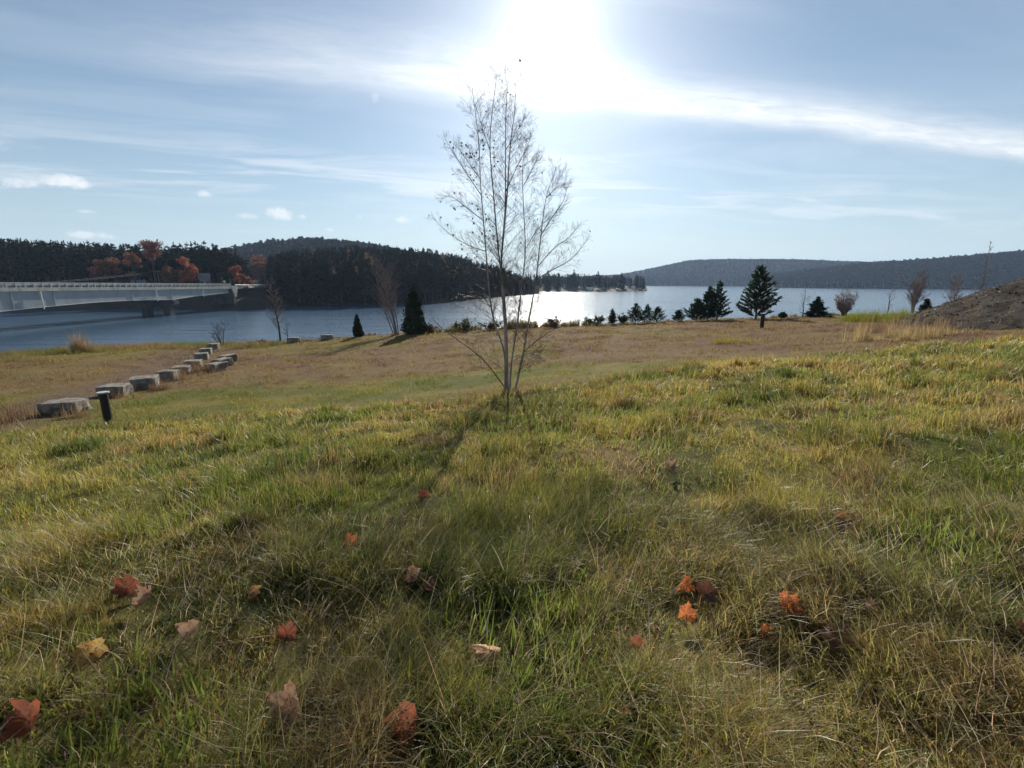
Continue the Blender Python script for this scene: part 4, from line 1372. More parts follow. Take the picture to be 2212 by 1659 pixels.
def zp(zx, zy, dy=0.0):
    """trace of the stems -> position relative to the foot"""
    p = V(847.1 + zx * 0.4494, 135.5 + zy * 0.4494, BYD + dy)
    return p - b0


R = random.Random(4)
stems = [
    ('S1', [(543, 1585), (540, 1400), (492, 1250), (470, 1130), (455, 960), (440, 770), (425, 580), (418, 400), (400, 240), (384, 112)], 0.030, -0.25),
    ('S2', [(552, 1585), (546, 1380), (540, 1250), (522, 1000), (508, 880), (488, 640), (470, 400), (482, 230), (503, 66)], 0.037, 0.0),
    ('S3', [(556, 1585), (550, 1300), (532, 1050), (526, 930), (543, 700), (545, 500), (546, 300), (552, 150), (560, 85)], 0.031, 0.2),
    ('S4', [(566, 1580), (573, 1450), (602, 1250), (626, 1050), (640, 900), (632, 700), (626, 520), (640, 410)], 0.028, -0.15),
    ('S5', [(588, 1585), (630, 1400), (660, 1220), (690, 1050), (715, 830), (740, 650), (782, 530)], 0.032, 0.25),
    ('S6', [(526, 930), (552, 640), (566, 420), (588, 240), (592, 95)], 0.024, 0.1),
]
limbs = [  # long side limbs
    ([(541, 1560), (430, 1420), (270, 1300), (192, 1228)], 0.020, -0.5), ([(536, 1480), (480, 1435), (430, 1412), (380, 1400)], 0.012, 0.3),
    ([(632, 1392), (690, 1340), (760, 1292), (800, 1268)], 0.016, 0.4), ([(592, 1500), (640, 1455), (712, 1415)], 0.010, -0.3),
    ([(694, 1040), (790, 985), (860, 945), (915, 880), (950, 838)], 0.017, 0.5), ([(700, 980), (780, 890), (850, 840), (896, 782)], 0.014, -0.4),
    ([(448, 905), (372, 880), (272, 820), (190, 738)], 0.016, -0.3), ([(455, 1000), (390, 985), (300, 1010), (262, 1010)], 0.010, 0.5),
    ([(480, 1180), (400, 1130), (310, 1110)], 0.010, -0.6), ([(438, 760), (350, 690), (280, 640), (240, 655)], 0.012, 0.3),
    ([(430, 640), (350, 520), (300, 440), (250, 360)], 0.013, -0.2), ([(425, 560), (360, 470), (310, 395)], 0.011, 0.4),
    ([(740, 650), (790, 600), (830, 580)], 0.010, -0.2), ([(715, 830), (770, 740), (825, 660), (840, 600)], 0.013, 0.4),
    ([(638, 900), (700, 800), (760, 740)], 0.011, 0.5), ([(626, 600), (680, 500), (700, 450)], 0.010, -0.3),
    ([(545, 620), (600, 500), (650, 400), (668, 340)], 0.012, 0.3), ([(546, 420), (600, 330), (640, 260)], 0.009, -0.4),
    ([(470, 420), (430, 300), (400, 200)], 0.010, 0.3), ([(490, 1250), (420, 1220), (340, 1170), (290, 1160)], 0.010, 0.6),
    ([(660, 1220), (720, 1150), (800, 1090)], 0.010, -0.5), ([(545, 1350), (470, 1320), (400, 1330)], 0.009, 0.5),
    ([(560, 1450), (640, 1400), (720, 1385)], 0.008, 0.6), ([(630, 1400), (700, 1390), (790, 1360)], 0.007, -0.5)]
tips_all = []


def catmull(pts, k=4):
    out = []
    n = len(pts)
    for i in range(n - 1):
        p0, p1, p2, p3 = pts[max(i - 1, 0)], pts[i], pts[i + 1], pts[min(i + 2, n - 1)]
        for j in range(k):
            u = j / k
            out.append(0.5 * ((2 * p1) + (p2 - p0) * u + (2 * p0 - 5 * p1 + 4 * p2 - p3) * u * u + (3 * p1 - p0 - 3 * p2 + p3) * u ** 3))
    out.append(pts[-1])
    return out


def twigs(mb, path, r0, n, Lmax, start, Rr):
    m_ = len(path) - 1
    for k in range(n):
        u = (start + (0.985 - start) * (k + Rr.random()) / n) * m_
        i = min(int(u), m_ - 1)
        b = path[i].lerp(path[i + 1], u - i)
        t = (path[i + 1] - path[i]).normalized()
        a = t.orthogonal(); a.rotate(Matrix.Rotation(Rr.random() * 6.28, 3, t))
        ang = Rr.uniform(0.45, 0.85)
        d = t * math.cos(ang) + a * math.sin(ang)
        f = u / m_
        L = Lmax * (1.05 - 0.62 * f) * Rr.uniform(0.45, 1.15)
        grow(mb, Rr, b, d, L, max(0.0025, r0 * (1 - f) * 0.24 + 0.0014), 2 if L > 0.45 else 1, 0.55, 0.06, 4, 3, None, 0.44, 5 if L > 0.45 else 4, tips_all, 0.0014)


for nm, tr, r0, dY in stems:
    m_ = len(tr)
    pts = catmull([zp(x, y, dY * min(1.0, i / 3.0) if nm != 'S6' else 0.2 - 0.1 * i / 4) for i, (x, y) in enumerate(tr)], 4)
    L = len(pts) - 1
    mb = MB(); mb.tube(pts, [r0 * (1 - 0.93 * (i / L) ** 0.8) + 0.0015 for i in range(L + 1)], 8)
    st = mb.build('trunk', M['birchbark'], bt, True)
    mb = MB()
    twigs(mb, pts, r0, 96 if nm != 'S6' else 50, 1.15, 0.2 if nm != 'S6' else 0.1, R)
    mb.build('branches', M['birchtwig'], st)
for tr, r0, dY in limbs:
    r0 *= 0.8
    m_ = len(tr)
    pts = catmull([zp(x, y, dY * i / (m_ - 1)) for i, (x, y) in enumerate(tr)], 3)
    L = len(pts) - 1
    mb = MB(); mb.tube(pts, [r0 * (1 - 0.88 * i / L) + 0.0015 for i in range(L + 1)], 5)
    twigs(mb, pts, r0, 32, 0.6, 0.12, R)
    mb.build('limb', M['birchtwig'], bt)
lf = MB()
left_tips = [p_ for p_ in tips_all if p_.x < -0.25 and 3.4 < p_.z < 6.6]
others = [p_ for p_ in tips_all if p_.z > 2.5]
def birch_leaf(c):
    d = Vector((R.gauss(0, .6), R.gauss(0, .6), -0.6)).normalized(); s = d.orthogonal(); s.rotate(Matrix.Rotation(R.random() * 6.28, 3, d))
    L, w = R.uniform(.05, .075), R.uniform(.02, .028)
    lf.add([c, c + d * L * .4 + s * w, c + d * L, c + d * L * .4 - s * w], [(0, 1, 2, 3)])
for k in range(110): birch_leaf(R.choice(left_tips))
for k in range(60): birch_leaf(R.choice(others))
tag(lf.build('leaves', M['birchleaf'], bt), kind='stuff')

# ------------------------------------------------------------------ grass
LV = [  # view x, y, width in view, colour, tip (pitch toward camera), heading, fold, label
    (276, 1278, 66, 'red', 1.0, 0.4, 0.2, 'dull red maple leaf, upper of the pair at the left, standing in the grass'),
    (312, 1302, 62, 'pale', 0.7, -0.9, 0.6, 'faded folded maple leaf touching the dull red one at the left'),
    (541, 1285, 46, 'tan', 1.35, 1.35, 0.3, 'narrow tan leaf standing on edge before a dark hollow'),
    (408, 1366, 70, 'pale', 1.0, -0.6, 0.8, 'beige folded maple leaf with straight ribs, left of the middle'),
    (198, 1425, 84, 'yellow', 1.2, 0.9, 0.4, 'yellowish curled maple leaf standing at the left'),
    (622, 1384, 58, 'red', 0.9, 0.2, 0.2, 'dark red maple leaf sunk in the grass left of the middle'),
    (755, 1175, 44, 'orange', 1.0, 0.5, 0.4, 'small orange red leaf alone in the mid grass'),
    (916, 1072, 30, 'red', 1.0, 0.1, 0.2, 'farthest small red leaf in the mid grass, left of the birch foot'),
    (888, 1253, 52, 'pale', 1.1, 0.3, 0.7, 'pinkish pale leaf standing up near the centre'),
    (925, 1278, 46, 'red', 0.5, 1.1, 0.3, 'flat reddish leaf just under the pinkish pale leaf'),
    (1058, 1416, 92, 'tan', 0.35, 1.4, -0.5, 'arched tan orange maple leaf lying bottom centre'),
    (625, 1540, 118, 'pale', 0.8, 0.1, 0.7, 'large pale maple leaf with raised lobes near the bottom edge'),
    (64, 1560, 110, 'red', 0.8, 0.5, 0.6, 'crumpled red brown leaf in the bottom left corner'),
    (885, 1580, 130, 'red', 1.15, -0.45, 0.9, 'largest red folded maple leaf at the bottom edge'),
    (1476, 1270, 56, 'orange', 1.25, 0.2, 0.2, 'glowing orange leaf standing, upper of the right pair'),
    (1525, 1287, 64, 'brown', 0.8, -0.7, -0.4, 'dark brown curled leaf beside the glowing orange pair'),
    (1482, 1337, 52, 'orange', 1.1, -0.3, 0.4, 'lower glowing orange leaf of the right pair'),
    (1700, 1322, 76, 'orange', 1.05, 0.1, 0.3, 'big red orange upright leaf right of the pair'),
    (1646, 1386, 52, 'orange', 0.9, 0.6, 0.2, 'dull orange leaf half hidden under the big red orange one'),
    (1795, 1388, 80, 'brown', 0.4, -1.2, -0.3, 'brown leaf lying low to the right, partly covered by grass'),
    (1374, 1392, 42, 'red', 1.1, 0.0, 0.1, 'small dark red leaf in shade right of the centre'),
    (1882, 1325, 44, 'pale', 0.4, 0.8, 0.5, 'small pale leaf lying by a brown tuft at the right'),
    (1447, 1016, 44, 'pale', 0.4, 0.5, 0.5, 'pale crumpled leaf far back in the right mid grass'),
    (1820, 1130, 40, 'tan', 0.4, -0.5, -0.3, 'small tan leaf alone in the grass on the right side'),
    (1350, 1556, 40, 'orange', 0.3, 1.5, 0.9, 'narrow orange leaf sliver near the bottom, right of centre'),
    (2204, 1386, 50, 'brown', 0.9, 0.3, 0.5, 'brown leaf cut by the right edge')]
LP = np.array([[q.x, q.y, l[2]] for l in LV for q in [ground_at(l[0], l[1], 0.06)]])


def trampled(x, y):
    """1 where a fallen leaf presses the grass down"""
    t_ = np.zeros(len(x))
    for (lx, ly, wp) in LP:
        r = math.hypot(lx, ly); ux, uy = lx / r, ly / r
        du = (x - lx) * ux + (y - ly) * uy; dv = -(x - lx) * uy + (y - ly) * ux
        t_ = np.maximum(t_, (np.abs(dv) < max(0.045, wp / 985.0 * r * 0.5)) & (du < 0.06) & (du > -0.16 - 0.02 * r))
    return t_


class Sward:
    """collects blades of grass: every blade is a tapering, bending strip of its own"""
    def __init__(self): self.v, self.f3, self.f4, self.c, self.n = [], [], [], [], 0
    def add(self, x, y, z, head, L, w, a0, bend, curl, twist, col, seg):
        n = len(x)
        p = np.stack([x, y, z], 1)
        h = head.copy()
        rows = []
        for i in range(seg + 1):
            f = i / seg
            sx, sy = -np.sin(h + twist), np.cos(h + twist)
            if i < seg:
                ww = (w * (1 - f ** 1.7) * 0.5)[:, None]
                sd = np.stack([sx, sy, np.zeros(n)], 1) * ww
                rows += [p - sd, p + sd]
            else: rows.append(p.copy())
            an = a0 + bend * f
            st = L / seg
            p = p + np.stack([np.cos(h) * np.sin(an) * st, np.sin(h) * np.sin(an) * st, np.cos(an) * st], 1)
            h = h + curl / seg
        k = 2 * seg + 1
        self.v.append(np.stack(rows, 1).reshape(-1, 3))
        b = self.n + np.arange(n)[:, None] * k
        for i in range(seg - 1):
            self.f4.append(b + np.array([[2 * i, 2 * i + 1, 2 * i + 3, 2 * i + 2]]))
        self.f3.append(b + np.array([[2 * seg - 2, 2 * seg - 1, 2 * seg]]))
        self.c.append(np.repeat(col, k, 0))
        self.n += n * k
    def build(self, name, mat, label, cat):
        v = np.concatenate(self.v).astype(np.float32); c = np.concatenate(self.c)
        f3 = np.concatenate(self.f3); f4 = np.concatenate(self.f4) if self.f4 else np.zeros((0, 4), int)
        me = bpy.data.meshes.new(name)
        me.vertices.add(len(v)); me.vertices.foreach_set('co', v.ravel())
        li = np.concatenate([f4.ravel(), f3.ravel()]).astype(np.int32)
        me.loops.add(len(li)); me.loops.foreach_set('vertex_index', li)
        st = np.concatenate([np.arange(len(f4)) * 4, len(f4) * 4 + np.arange(len(f3)) * 3]).astype(np.int32)
        me.polygons.add(len(st)); me.polygons.foreach_set('loop_start', st)
        me.update(calc_edges=True)
        set_attr(me, 'col', 'FLOAT_COLOR', 'POINT', np.concatenate([c, np.ones((len(c), 1))], 1))
        me.materials.append(mat)
        o = bpy.data.objects.new(name, me); COL.objects.link(o)
        print('blades', name, len(f3), 'tris', 2 * len(f4) + len(f3))
        return tag(o, label, cat, kind='stuff')


rq = np.random.default_rng(3)
sw = Sward()
GZG = GZ


def gz(x, y):
    """height of the ground sheet itself (bilinear on its grid)"""
    i = np.clip(np.searchsorted(gx, x) - 1, 0, nx - 2); j = np.clip(np.searchsorted(gy, y) - 1, 0, ny - 2)
    u = np.clip((x - gx[i]) / (gx[i + 1] - gx[i]), 0, 1); v = np.clip((y - gy[j]) / (gy[j + 1] - gy[j]), 0, 1)
    return GZG[j, i] * (1 - u) * (1 - v) + GZG[j, i + 1] * u * (1 - v) + GZG[j + 1, i] * (1 - u) * v + GZG[j + 1, i + 1] * u * v


def sample(n_, y0, y1, pw):
    u = rq.random(n_)
    y = (y0 ** pw + u * (y1 ** pw - y0 ** pw)) ** (1 / pw)
    x = rq.uniform(-1, 1, n_) * (1.22 * y + 0.5)
    return x, y


def hmod(x, y):
    h = 0.50 + 1.15 * sstep(fbm(x * 1.6 + 12, y * 1.6 + 5, 3), 0.38, 0.70)
    return h * (0.75 + 0.5 * fbm(x * 4, y * 4, 2))


def clumped(x, y, k, r, frac):
    """pull a share of the blades into tufts"""
    n_ = len(x)
    m_ = rq.random(n_) < frac
    src = rq.integers(0, max(1, n_ // k), n_)
    q = rq.uniform(0, 6.283, n_); rr = r * np.sqrt(rq.random(n_)) * (0.6 + 0.25 * y / 3)
    return np.where(m_, x[src] + np.cos(q) * rr, x), np.where(m_, y[src] + np.sin(q) * rr, y), np.where(m_, q, rq.uniform(0, 6.283, n_))


def tall(n_, y0, y1, pw, wbase, seg, lmul):
    x, y = sample(n_, y0, y1, pw)
    x, y, q = clumped(x, y, 42, 0.066, 0.72)
    ok = (y < tall_edge(x) + rq.normal(0, .18, n_) - 0.05) & (np.abs(x) < 24) & (y > 0.3)
    x, y, q = x[ok], y[ok], q[ok]; n_ = len(x)
    lush = sstep(fbm(x * 0.55, y * 0.55, 4), 0.40, 0.62)
    hm = hmod(x, y)
    dry = rq.random(n_) < (0.50 - 0.32 * lush + 0.28 * sstep(y, 4.2, 1.2))
    stalk = rq.random(n_) < 0.032
    broad = (rq.random(n_) < 0.12 * sstep(fbm(x * 0.8 + 55, y * 0.8, 3), 0.45, 0.7)) & ~stalk
    # prevailing lie of the grass
    lie = np.where(x < 0.5 + 0.4 * y, -0.5, 3.5) + (fbm(x * 0.35 + 8, y * 0.35, 3) - 0.5) * 5.0
    head = np.where(rq.random(n_) < 0.45, lie + rq.normal(0, .55, n_), q)
    L = 0.150 * lmul * hm * rq.uniform(0.45, 1.2, n_)
    L = np.where(dry, L * 0.95, L); L = np.where(stalk, 0.30 * (0.6 + 0.4 * hm) * rq.uniform(.7, 1.25, n_), L); L = np.where(broad, 0.16 * rq.uniform(.6, 1.2, n_), L)
    w = wbase * rq.uniform(0.6, 1.3, n_) * np.maximum(1.0, y / 3.2)
    w = np.where(stalk, w * 0.6, w); w = np.where(broad, w * 1.7, w)
    L = L * (1 - 0.74 * trampled(x, y) * (rq.random(n_) < 0.93))
    a0 = np.abs(rq.normal(0.15, .25, n_)) + np.where(stalk, 0.4, 0)
    bend = np.where(dry, rq.uniform(0.9, 2.5, n_), rq.uniform(0.5, 1.9, n_)); bend = np.where(broad, rq.uniform(.3, 1.0, n_), bend); bend = np.where(stalk, rq.uniform(.2, 1.1, n_), bend)
    c = turf(x, y) * 1.12
    v = rq.uniform(0.6, 1.3, n_)[:, None] * np.stack([rq.uniform(.85, 1.2, n_), np.ones(n_), rq.uniform(.8, 1.1, n_)], 1)
    dc = np.stack([rq.uniform(.30, .56, n_), rq.uniform(.23, .42, n_), rq.uniform(.06, .18, n_)], 1)
    bc = np.stack([rq.uniform(.10, .24, n_), rq.uniform(.065, .14, n_), rq.uniform(.035, .07, n_)], 1)
    dc = np.where((rq.random(n_) < 0.3)[:, None], bc, dc)
    c = np.where(dry[:, None], dc * 0.65 + c * 0.35, c * v)
    c = np.where(stalk[:, None], np.stack([rq.uniform(.42, .58, n_), rq.uniform(.34, .46, n_), rq.uniform(.19, .30, n_)], 1), c)
    c = np.where(broad[:, None], np.array([[.175, .215, .04]]) * rq.uniform(.6, 1.3, n_)[:, None], c)
    sw.add(x, y, gz(x, y) - 0.012, head, L, w, a0, bend, rq.normal(0, .6, n_), rq.uniform(-.9, .9, n_), c, seg)


tall(215000, 0.42, 3.2, 1.5, 0.0047, 3, 0.95)
tall(280000, 2.8, 16.0, 1.25, 0.0046, 2, 1.25)
sw.build('grass', M['grass'], 'long autumn grass, green and straw coloured, over the near slope', 'grass')
sw = Sward()
# mown field: short turf with tussocks
n_ = 240000
x, y = sample(n_, 8.5, 50, 1.05)
x, y, q = clumped(x, y, 30, 0.10, 0.5)
ok = (y > tall_edge(x) - 0.5) & (y < shore_y(x) + 0.9) & (np.abs(x) < 52)
x, y, q = x[ok], y[ok], q[ok]; n_ = len(x)
fm = sstep(fbm(x * 0.9 + 3, y * 0.9, 4), 0.42, 0.72)
c = turf(x, y) * rq.uniform(.6, 1.45, n_)[:, None]
pale = rq.random(n_) < 0.03
c = np.where(pale[:, None], np.array([[.36, .27, .15]]) * rq.uniform(.7, 1.2, n_)[:, None], c)
sw.add(x, y, gz(x, y) - 0.01, q, 0.065 * (0.5 + 1.6 * fm) * rq.uniform(.5, 1.3, n_) * (1 + y / 60), 0.0020 * y * rq.uniform(.5, 1.2, n_) * 0.5, np.abs(rq.normal(.3, .3, n_)), rq.uniform(.4, 1.6, n_), rq.normal(0, .4, n_),
       rq.uniform(-.9, .9, n_), c, 2)


def rank(x, y, col, h0, h1, nb, spread, wmul=1.0, z=None, fall=0.9):
    """tufts of tall rank grass or weeds at given places"""
    n_ = len(x) * nb
    col = np.broadcast_to(col, (len(x), 3)); h0 = np.broadcast_to(h0, (len(x),)); h1 = np.broadcast_to(h1, (len(x),))
    xx = np.repeat(x, nb); yy = np.repeat(y, nb)
    q = rq.uniform(0, 6.283, n_); r = spread * np.sqrt(rq.random(n_))
    xx = xx + np.cos(q) * r; yy = yy + np.sin(q) * r
    zz = gz(xx, yy) if z is None else np.repeat(z, nb)
    hh = np.repeat(h0, nb) + (np.repeat(h1, nb) - np.repeat(h0, nb)) * rq.random(n_)
    c = np.repeat(col, nb, 0) * rq.uniform(.6, 1.4, n_)[:, None]
    sw.add(xx, yy, zz - 0.02, q + rq.normal(0, .6, n_), hh, 0.010 * wmul * np.maximum(1, yy / 25) * rq.uniform(.6, 1.3, n_), np.abs(rq.normal(.1, .12, n_)), rq.uniform(.1, fall, n_), rq.normal(0, .3, n_),
           rq.uniform(-.9, .9, n_), c, 2)


# tussocks and coarse clumps that break up the mown field
n_ = 1500
x, y = sample(n_, 11, 48, 1.3)
ok = (y > tall_edge(x) + 0.5) & (y < shore_y(x) - 0.3) & (np.abs(x) < 50) & (fbm(x * .45 + 20, y * .45, 3) > 0.47)
x, y = x[ok], y[ok]
rank(x, y, turf(x, y) * 0.85, 0.05, 0.15, 34, 0.13, 0.9, None, 1.6)


def patch(n_, cx, cy_, rx, ry, col, h0, h1, nb=18):
    a = rq.uniform(0, 6.283, n_); r = np.sqrt(rq.random(n_)) * (0.8 + 0.4 * rq.random(n_))
    x, y = cx + np.cos(a) * r * rx, cy_ + np.sin(a) * r * ry
    m_ = fbm(x * 1.3 + 4, y * 1.3, 3)
    k = m_ > 0.44
    x, y, m_ = x[k], y[k], m_[k]
    hh = 0.6 + 1.8 * (m_ - 0.44) / 0.3
    rank(x, y, np.array(col) * rq.uniform(.75, 1.2, (len(x), 1)), h0 * hh, h1 * hh, nb, 0.16)


pt = base_at(178, 766, 33); patch(60, pt.x, pt.y, 1.1, 0.5, (0.30, 0.20, 0.10), 0.30, 0.75)
pt = base_at(60, 790, 27); patch(60, pt.x, pt.y, 2.0, 0.8, (0.24, 0.19, 0.07), 0.15, 0.4)
pt = ground_at(1890, 694); patch(420, pt.x + 0.8, pt.y, 3.0, 2.4, (0.20, 0.21, 0.03), 0.2, 0.5)
pt = ground_at(1925, 735); patch(170, pt.x, pt.y, 1.7, 0.9, (0.38, 0.28, 0.13), 0.15, 0.42)
pt = ground_at(1985, 727); patch(130, pt.x, pt.y, 1.3, 1.2, (0.38, 0.28, 0.14), 0.18, 0.48)
pt = ground_at(1950, 712); patch(120, pt.x, pt.y, 2.4, 1.6, (0.26, 0.17, 0.10), 0.25, 0.6)
pt = ground_at(1600, 738); patch(120, pt.x, pt.y, 1.5, 0.7, (0.30, 0.25, 0.05), 0.10, 0.30)
for (dx, dy, Y) in ((120, 905, 13.0), (205, 905, 13.3), (150, 908, 12.6), (260, 868, 16.3), (330, 846, 18), (385, 820, 20.6), (430, 800, 23.5), (450, 790, 25.0), (425, 808, 22.5), (60, 900, 13.0), (20, 915, 12.0)):
    pt = base_at(dx, dy, Y); patch(26, pt.x, pt.y, 0.8, 0.35, (0.22, 0.14, 0.08), 0.12, 0.38)
n_ = 2200
x = rq.uniform(-48, -20, n_); y = shore_y(x) - 7 * rq.random(n_) ** 1.4 + 0.8
keep = (x < -24) | (y > 34); x, y = x[keep], y[keep]
cc = mixc(np.ones((len(x), 3)) * C_BROWN, np.ones((len(x), 3)) * np.array([.14, .15, .04]), sstep(fbm(x * .4, y * .4, 3), .45, .6))
rank(x, y, cc, 0.15, 0.55, 14, 0.2)
n_ = 1500
x = rq.uniform(-24, 52, n_); y = shore_y(x) + rq.normal(0.3, 0.5, n_)
hm = (0.35 + 0.9 * sstep(fbm(x * 0.5 + 2, y * 0 + 1.7, 3), 0.42, 0.66)) * np.interp(x, [-24, -12, -6, 3, 12, 16, 20], [0.5, 0.6, 1.1, 1.25, 1.1, 0.6, 0.45])
rank(x, y, np.array([.17, .13, .055]), hm * 0.4, hm * 1.0, 16, 0.14, 2.0)
# sparse weeds on the gravel heap
n_ = 1800
x = rq.uniform(18, 38, n_); y = rq.uniform(9, 30, n_)
z = np.maximum(mound(x, y), ground(x, y)); ok = (mound(x, y) > ground(x, y)) & (fbm(x * .5, y * .5, 3) > 0.42)
rank(x[ok], y[ok], np.array([.20, .15, .09]), 0.08, 0.35, 12, 0.10, 1.0, z[ok])
sw.build('field_grass', M['fieldgrass'], 'short brownish field grass with ranker clumps towards the shore', 'grass')

# pale stones and dark lumps on the gravel heap
R = random.Random(8)
gp = []
for k in range(4):
    mb = MB(); vs = []
    ico = [(0, 0, 1), (0.89, 0, 0.45), (0.28, 0.85, 0.45), (-0.72, 0.53, 0.45), (-0.72, -0.53, 0.45), (0.28, -0.85, 0.45), (0.72, 0.53, -0.45), (-0.28, 0.85, -0.45), (-0.89, 0, -0.45), (-0.28, -0.85, -0.45), (0.72, -0.53, -0.45), (0, 0, -1)]
    mb.add([(a * R.uniform(.7, 1.2), b * R.uniform(.6, 1.1), c * R.uniform(.4, .8)) for a, b, c in ico],
           [(0, 1, 2), (0, 2, 3), (0, 3, 4), (0, 4, 5), (0, 5, 1), (1, 6, 2), (2, 7, 3), (3, 8, 4), (4, 9, 5), (5, 10, 1), (6, 7, 2), (7, 8, 3), (8, 9, 4), (9, 10, 5), (10, 6, 1), (11, 7, 6), (11, 8, 7), (11, 9, 8), (11, 10, 9), (11, 6, 10)])
    ob = mb.build('s', None, None, False, False)
    set_attr(ob.data, 'tint', 'FLOAT_COLOR', 'POINT', np.ones((12, 4)))
    ob.data.materials.append(mat_leafy('loose_stones', attr='col', inst=True, transl=0.0, rough=1.0, spec=0.0) if k == 0 else gp[0].data.materials[0])
    gp.append(ob)
GRAV = proto_coll('stone_kinds', gp)
n_ = 9000
x = rq.uniform(19, 38, n_); y = rq.uniform(10, 30, n_)
z = mound(x, y); ok = z > ground(x, y) - 0.15
x, y, z = x[ok], y[ok], z[ok]; n_ = len(x)
s = 0.015 + 0.055 * rq.random(n_) ** 4
pale = rq.random(n_) < 0.12
c = np.where(pale[:, None], np.array([[.55, .52, .47]]), np.array([[.11, .088, .068]])) * rq.uniform(.6, 1.4, n_)[:, None]
scatter('gravel', np.stack([x, y, z + s * 0.2], 1), rq.uniform(0, 6.28, (n_, 3)) * np.array([.1, .1, 1]), np.stack([s, s, s], 1) * rq.uniform(.8, 1.6, (n_, 1)), rq.integers(0, 4, n_), c, GRAV,
        'loose stones, some pale, strewn over the gravel heap', 'gravel')
# ------------------------------------------------------------------ fallen maple leaves
LOBES = [(0.0, 1.0), (0.16, 0.74), (0.30, 0.80), (0.40, 0.50), (0.62, 0.64), (0.76, 0.72), (0.90, 0.96), (1.06, 0.66), (1.22, 0.74), (1.40, 0.44),
         (1.62, 0.50), (1.82, 0.66), (2.02, 0.74), (2.22, 0.46), (2.50, 0.34), (2.80, 0.30)]


def maple(R, size, fold, curl, cup):
    ang, rad = [], []
    for a, r in LOBES: ang.append(a); rad.append(r)
    full = [(a, r) for a, r in zip(ang, rad)] + [(math.pi, 0.16)] + [(2 * math.pi - a, r) for a, r in list(zip(ang, rad))[:0:-1]]
    vs = [Vector((0, 0, 0))]
    rings = (0.33, 0.68, 1.0)
    for f in rings:
        for a, r in full:
            rr = (0.25 + 0.75 * r) * f * (1 + R.gauss(0, .05))
            if f < 0.9: rr = rr * (1 - f) * 0 + f * (0.62 * r + 0.38 * 0.62)
            vs.append(Vector((math.sin(a) * rr, math.cos(a) * rr, 0)))
    n_ = len(full)
    fs = [(0, 1 + i, 1 + (i + 1) % n_) for i in range(n_)]
    for k in range(2):
        for i in range(n_):
            fs.append((1 + k * n_ + i, 1 + (k + 1) * n_ + i, 1 + (k + 1) * n_ + (i + 1) % n_, 1 + k * n_ + (i + 1) % n_))
    out = []
    ph = R.random() * 6.28
    kx, ky, ax = fold * 2.5 + R.uniform(-.4, .4), curl * 2.3, R.uniform(-.7, .7)
    for v in vs:
        r = v.length
        # a drying leaf rolls up about a slanting axis
        u = v.x * math.cos(ax) + v.y * math.sin(ax); w_ = -v.x * math.sin(ax) + v.y * math.cos(ax)
        z = 0.0
        if abs(kx) > 0.05: z += (1 - math.cos(kx * u)) / kx; u = math.sin(kx * u) / kx
        if abs(ky) > 0.05: z += (1 - math.cos(ky * w_)) / ky; w_ = math.sin(ky * w_) / ky
        th = math.atan2(v.x, v.y)
        z += cup * 0.25 * r * r + 0.10 * r * math.sin(3 * th + ph) + 0.09 * r * r * math.sin(8 * th + ph * 2) + R.gauss(0, .018)
        out.append(Vector((u * math.cos(ax) - w_ * math.sin(ax), u * math.sin(ax) + w_ * math.cos(ax), z)) * size * 0.5)
    mb = MB(); mb.add(out, fs)
    st = MB(); st.tube([out[0], Vector((0.02, -0.45, 0.05)) * size * 0.5, Vector((0.1, -0.95, 0.16)) * size * 0.5], [0.0016, 0.0013, 0.0018], 5, True)
    return mb, st


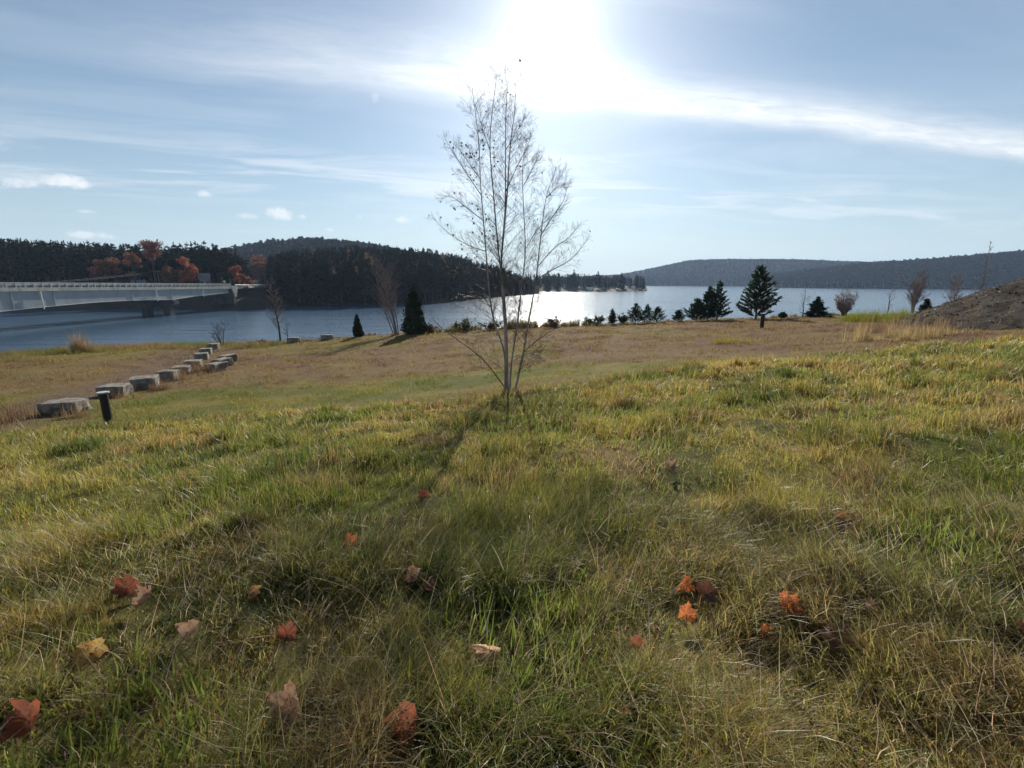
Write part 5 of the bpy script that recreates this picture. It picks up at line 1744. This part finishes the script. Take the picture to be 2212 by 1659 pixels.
def mat_maple(name, c1, c2, tr):
    m = mat_leafy(name, base=c1, transl=tr, rough=0.55, spec=0.3, var=0)
    t = m.node_tree; gg = G(t)
    tcn = t.nodes.new('ShaderNodeTexCoord')
    mix = t.nodes.new('ShaderNodeMix'); mix.data_type = 'RGBA'
    mix.inputs['A'].default_value = (*c1, 1); mix.inputs['B'].default_value = (*c2, 1)
    t.links.new(gg.smooth(gg.noise(tcn.outputs['Object'], 38, 5, .6), .38, .66), mix.inputs['Factor'])
    spots = t.nodes.new('ShaderNodeMix'); spots.data_type = 'RGBA'; spots.inputs['B'].default_value = (0.09, 0.05, 0.03, 1)
    t.links.new(mix.outputs['Result'], spots.inputs['A']); t.links.new(gg.smooth(gg.noise(tcn.outputs['Object'], 85, 4, .6), .56, .70), spots.inputs['Factor'])
    mix = spots
    for n_ in t.nodes:
        if n_.type in ('BSDF_PRINCIPLED',): t.links.new(mix.outputs['Result'], n_.inputs['Base Color'])
        if n_.type == 'BSDF_TRANSLUCENT': t.links.new(mix.outputs['Result'], n_.inputs['Color'])
    return m


ML = {'red': mat_maple('red_maple_leaf', (0.31, 0.095, 0.05), (0.20, 0.085, 0.055), 0.5),
      'orange': mat_maple('orange_maple_leaf', (0.52, 0.17, 0.055), (0.36, 0.12, 0.05), 0.6),
      'tan': mat_maple('tan_maple_leaf', (0.48, 0.27, 0.11), (0.34, 0.16, 0.07), 0.3),
      'yellow': mat_maple('yellow_maple_leaf', (0.48, 0.32, 0.11), (0.36, 0.20, 0.07), 0.4),
      'pale': mat_maple('pale_maple_leaf', (0.56, 0.36, 0.23), (0.42, 0.22, 0.13), 0.3),
      'brown': mat_maple('brown_maple_leaf', (0.20, 0.085, 0.05), (0.12, 0.05, 0.035), 0.3)}
R = random.Random(55)
for (dx, dy, wpx, ck, tip, head, fold, label) in LV:
    p_ = ground_at(dx, dy, 0.07)
    depth = (p_ - Vector((0, 0, EYE))).dot(px_dir(1106, 829.5).normalized())
    size = wpx / F * depth * 1.1
    mb, st = maple(R, size, fold + R.uniform(.1, .35) * (1 if fold > 0 else -1), R.uniform(-.35, .7), R.uniform(.3, .85))
    e = empty('maple_leaf', p_); e.rotation_euler = (tip, R.uniform(-.3, .3), head)
    tag(e, label, 'leaf', 'fallen maple leaves')
    mb.build('blade', ML[ck], e, True); st.build('stalk', ML['brown'], e)

# ------------------------------------------------------------------ air
mb = MB(); mb.box((0, 1200, 75), (5600, 5200, 172))
m, t = mat_new('haze')
pv_ = t.nodes.new('ShaderNodeVolumePrincipled')
pv_.inputs['Color'].default_value = (0.55, 0.74, 1.0, 1)
pv_.inputs['Density'].default_value = 0.00013
pv_.inputs['Anisotropy'].default_value = 0.1
o = t.nodes.new('ShaderNodeOutputMaterial'); t.links.new(pv_.outputs[0], o.inputs['Volume'])
hz_ = mb.build('haze', m)
tag(hz_, 'thin blue haze over the lake and hills', 'haze', kind='stuff')
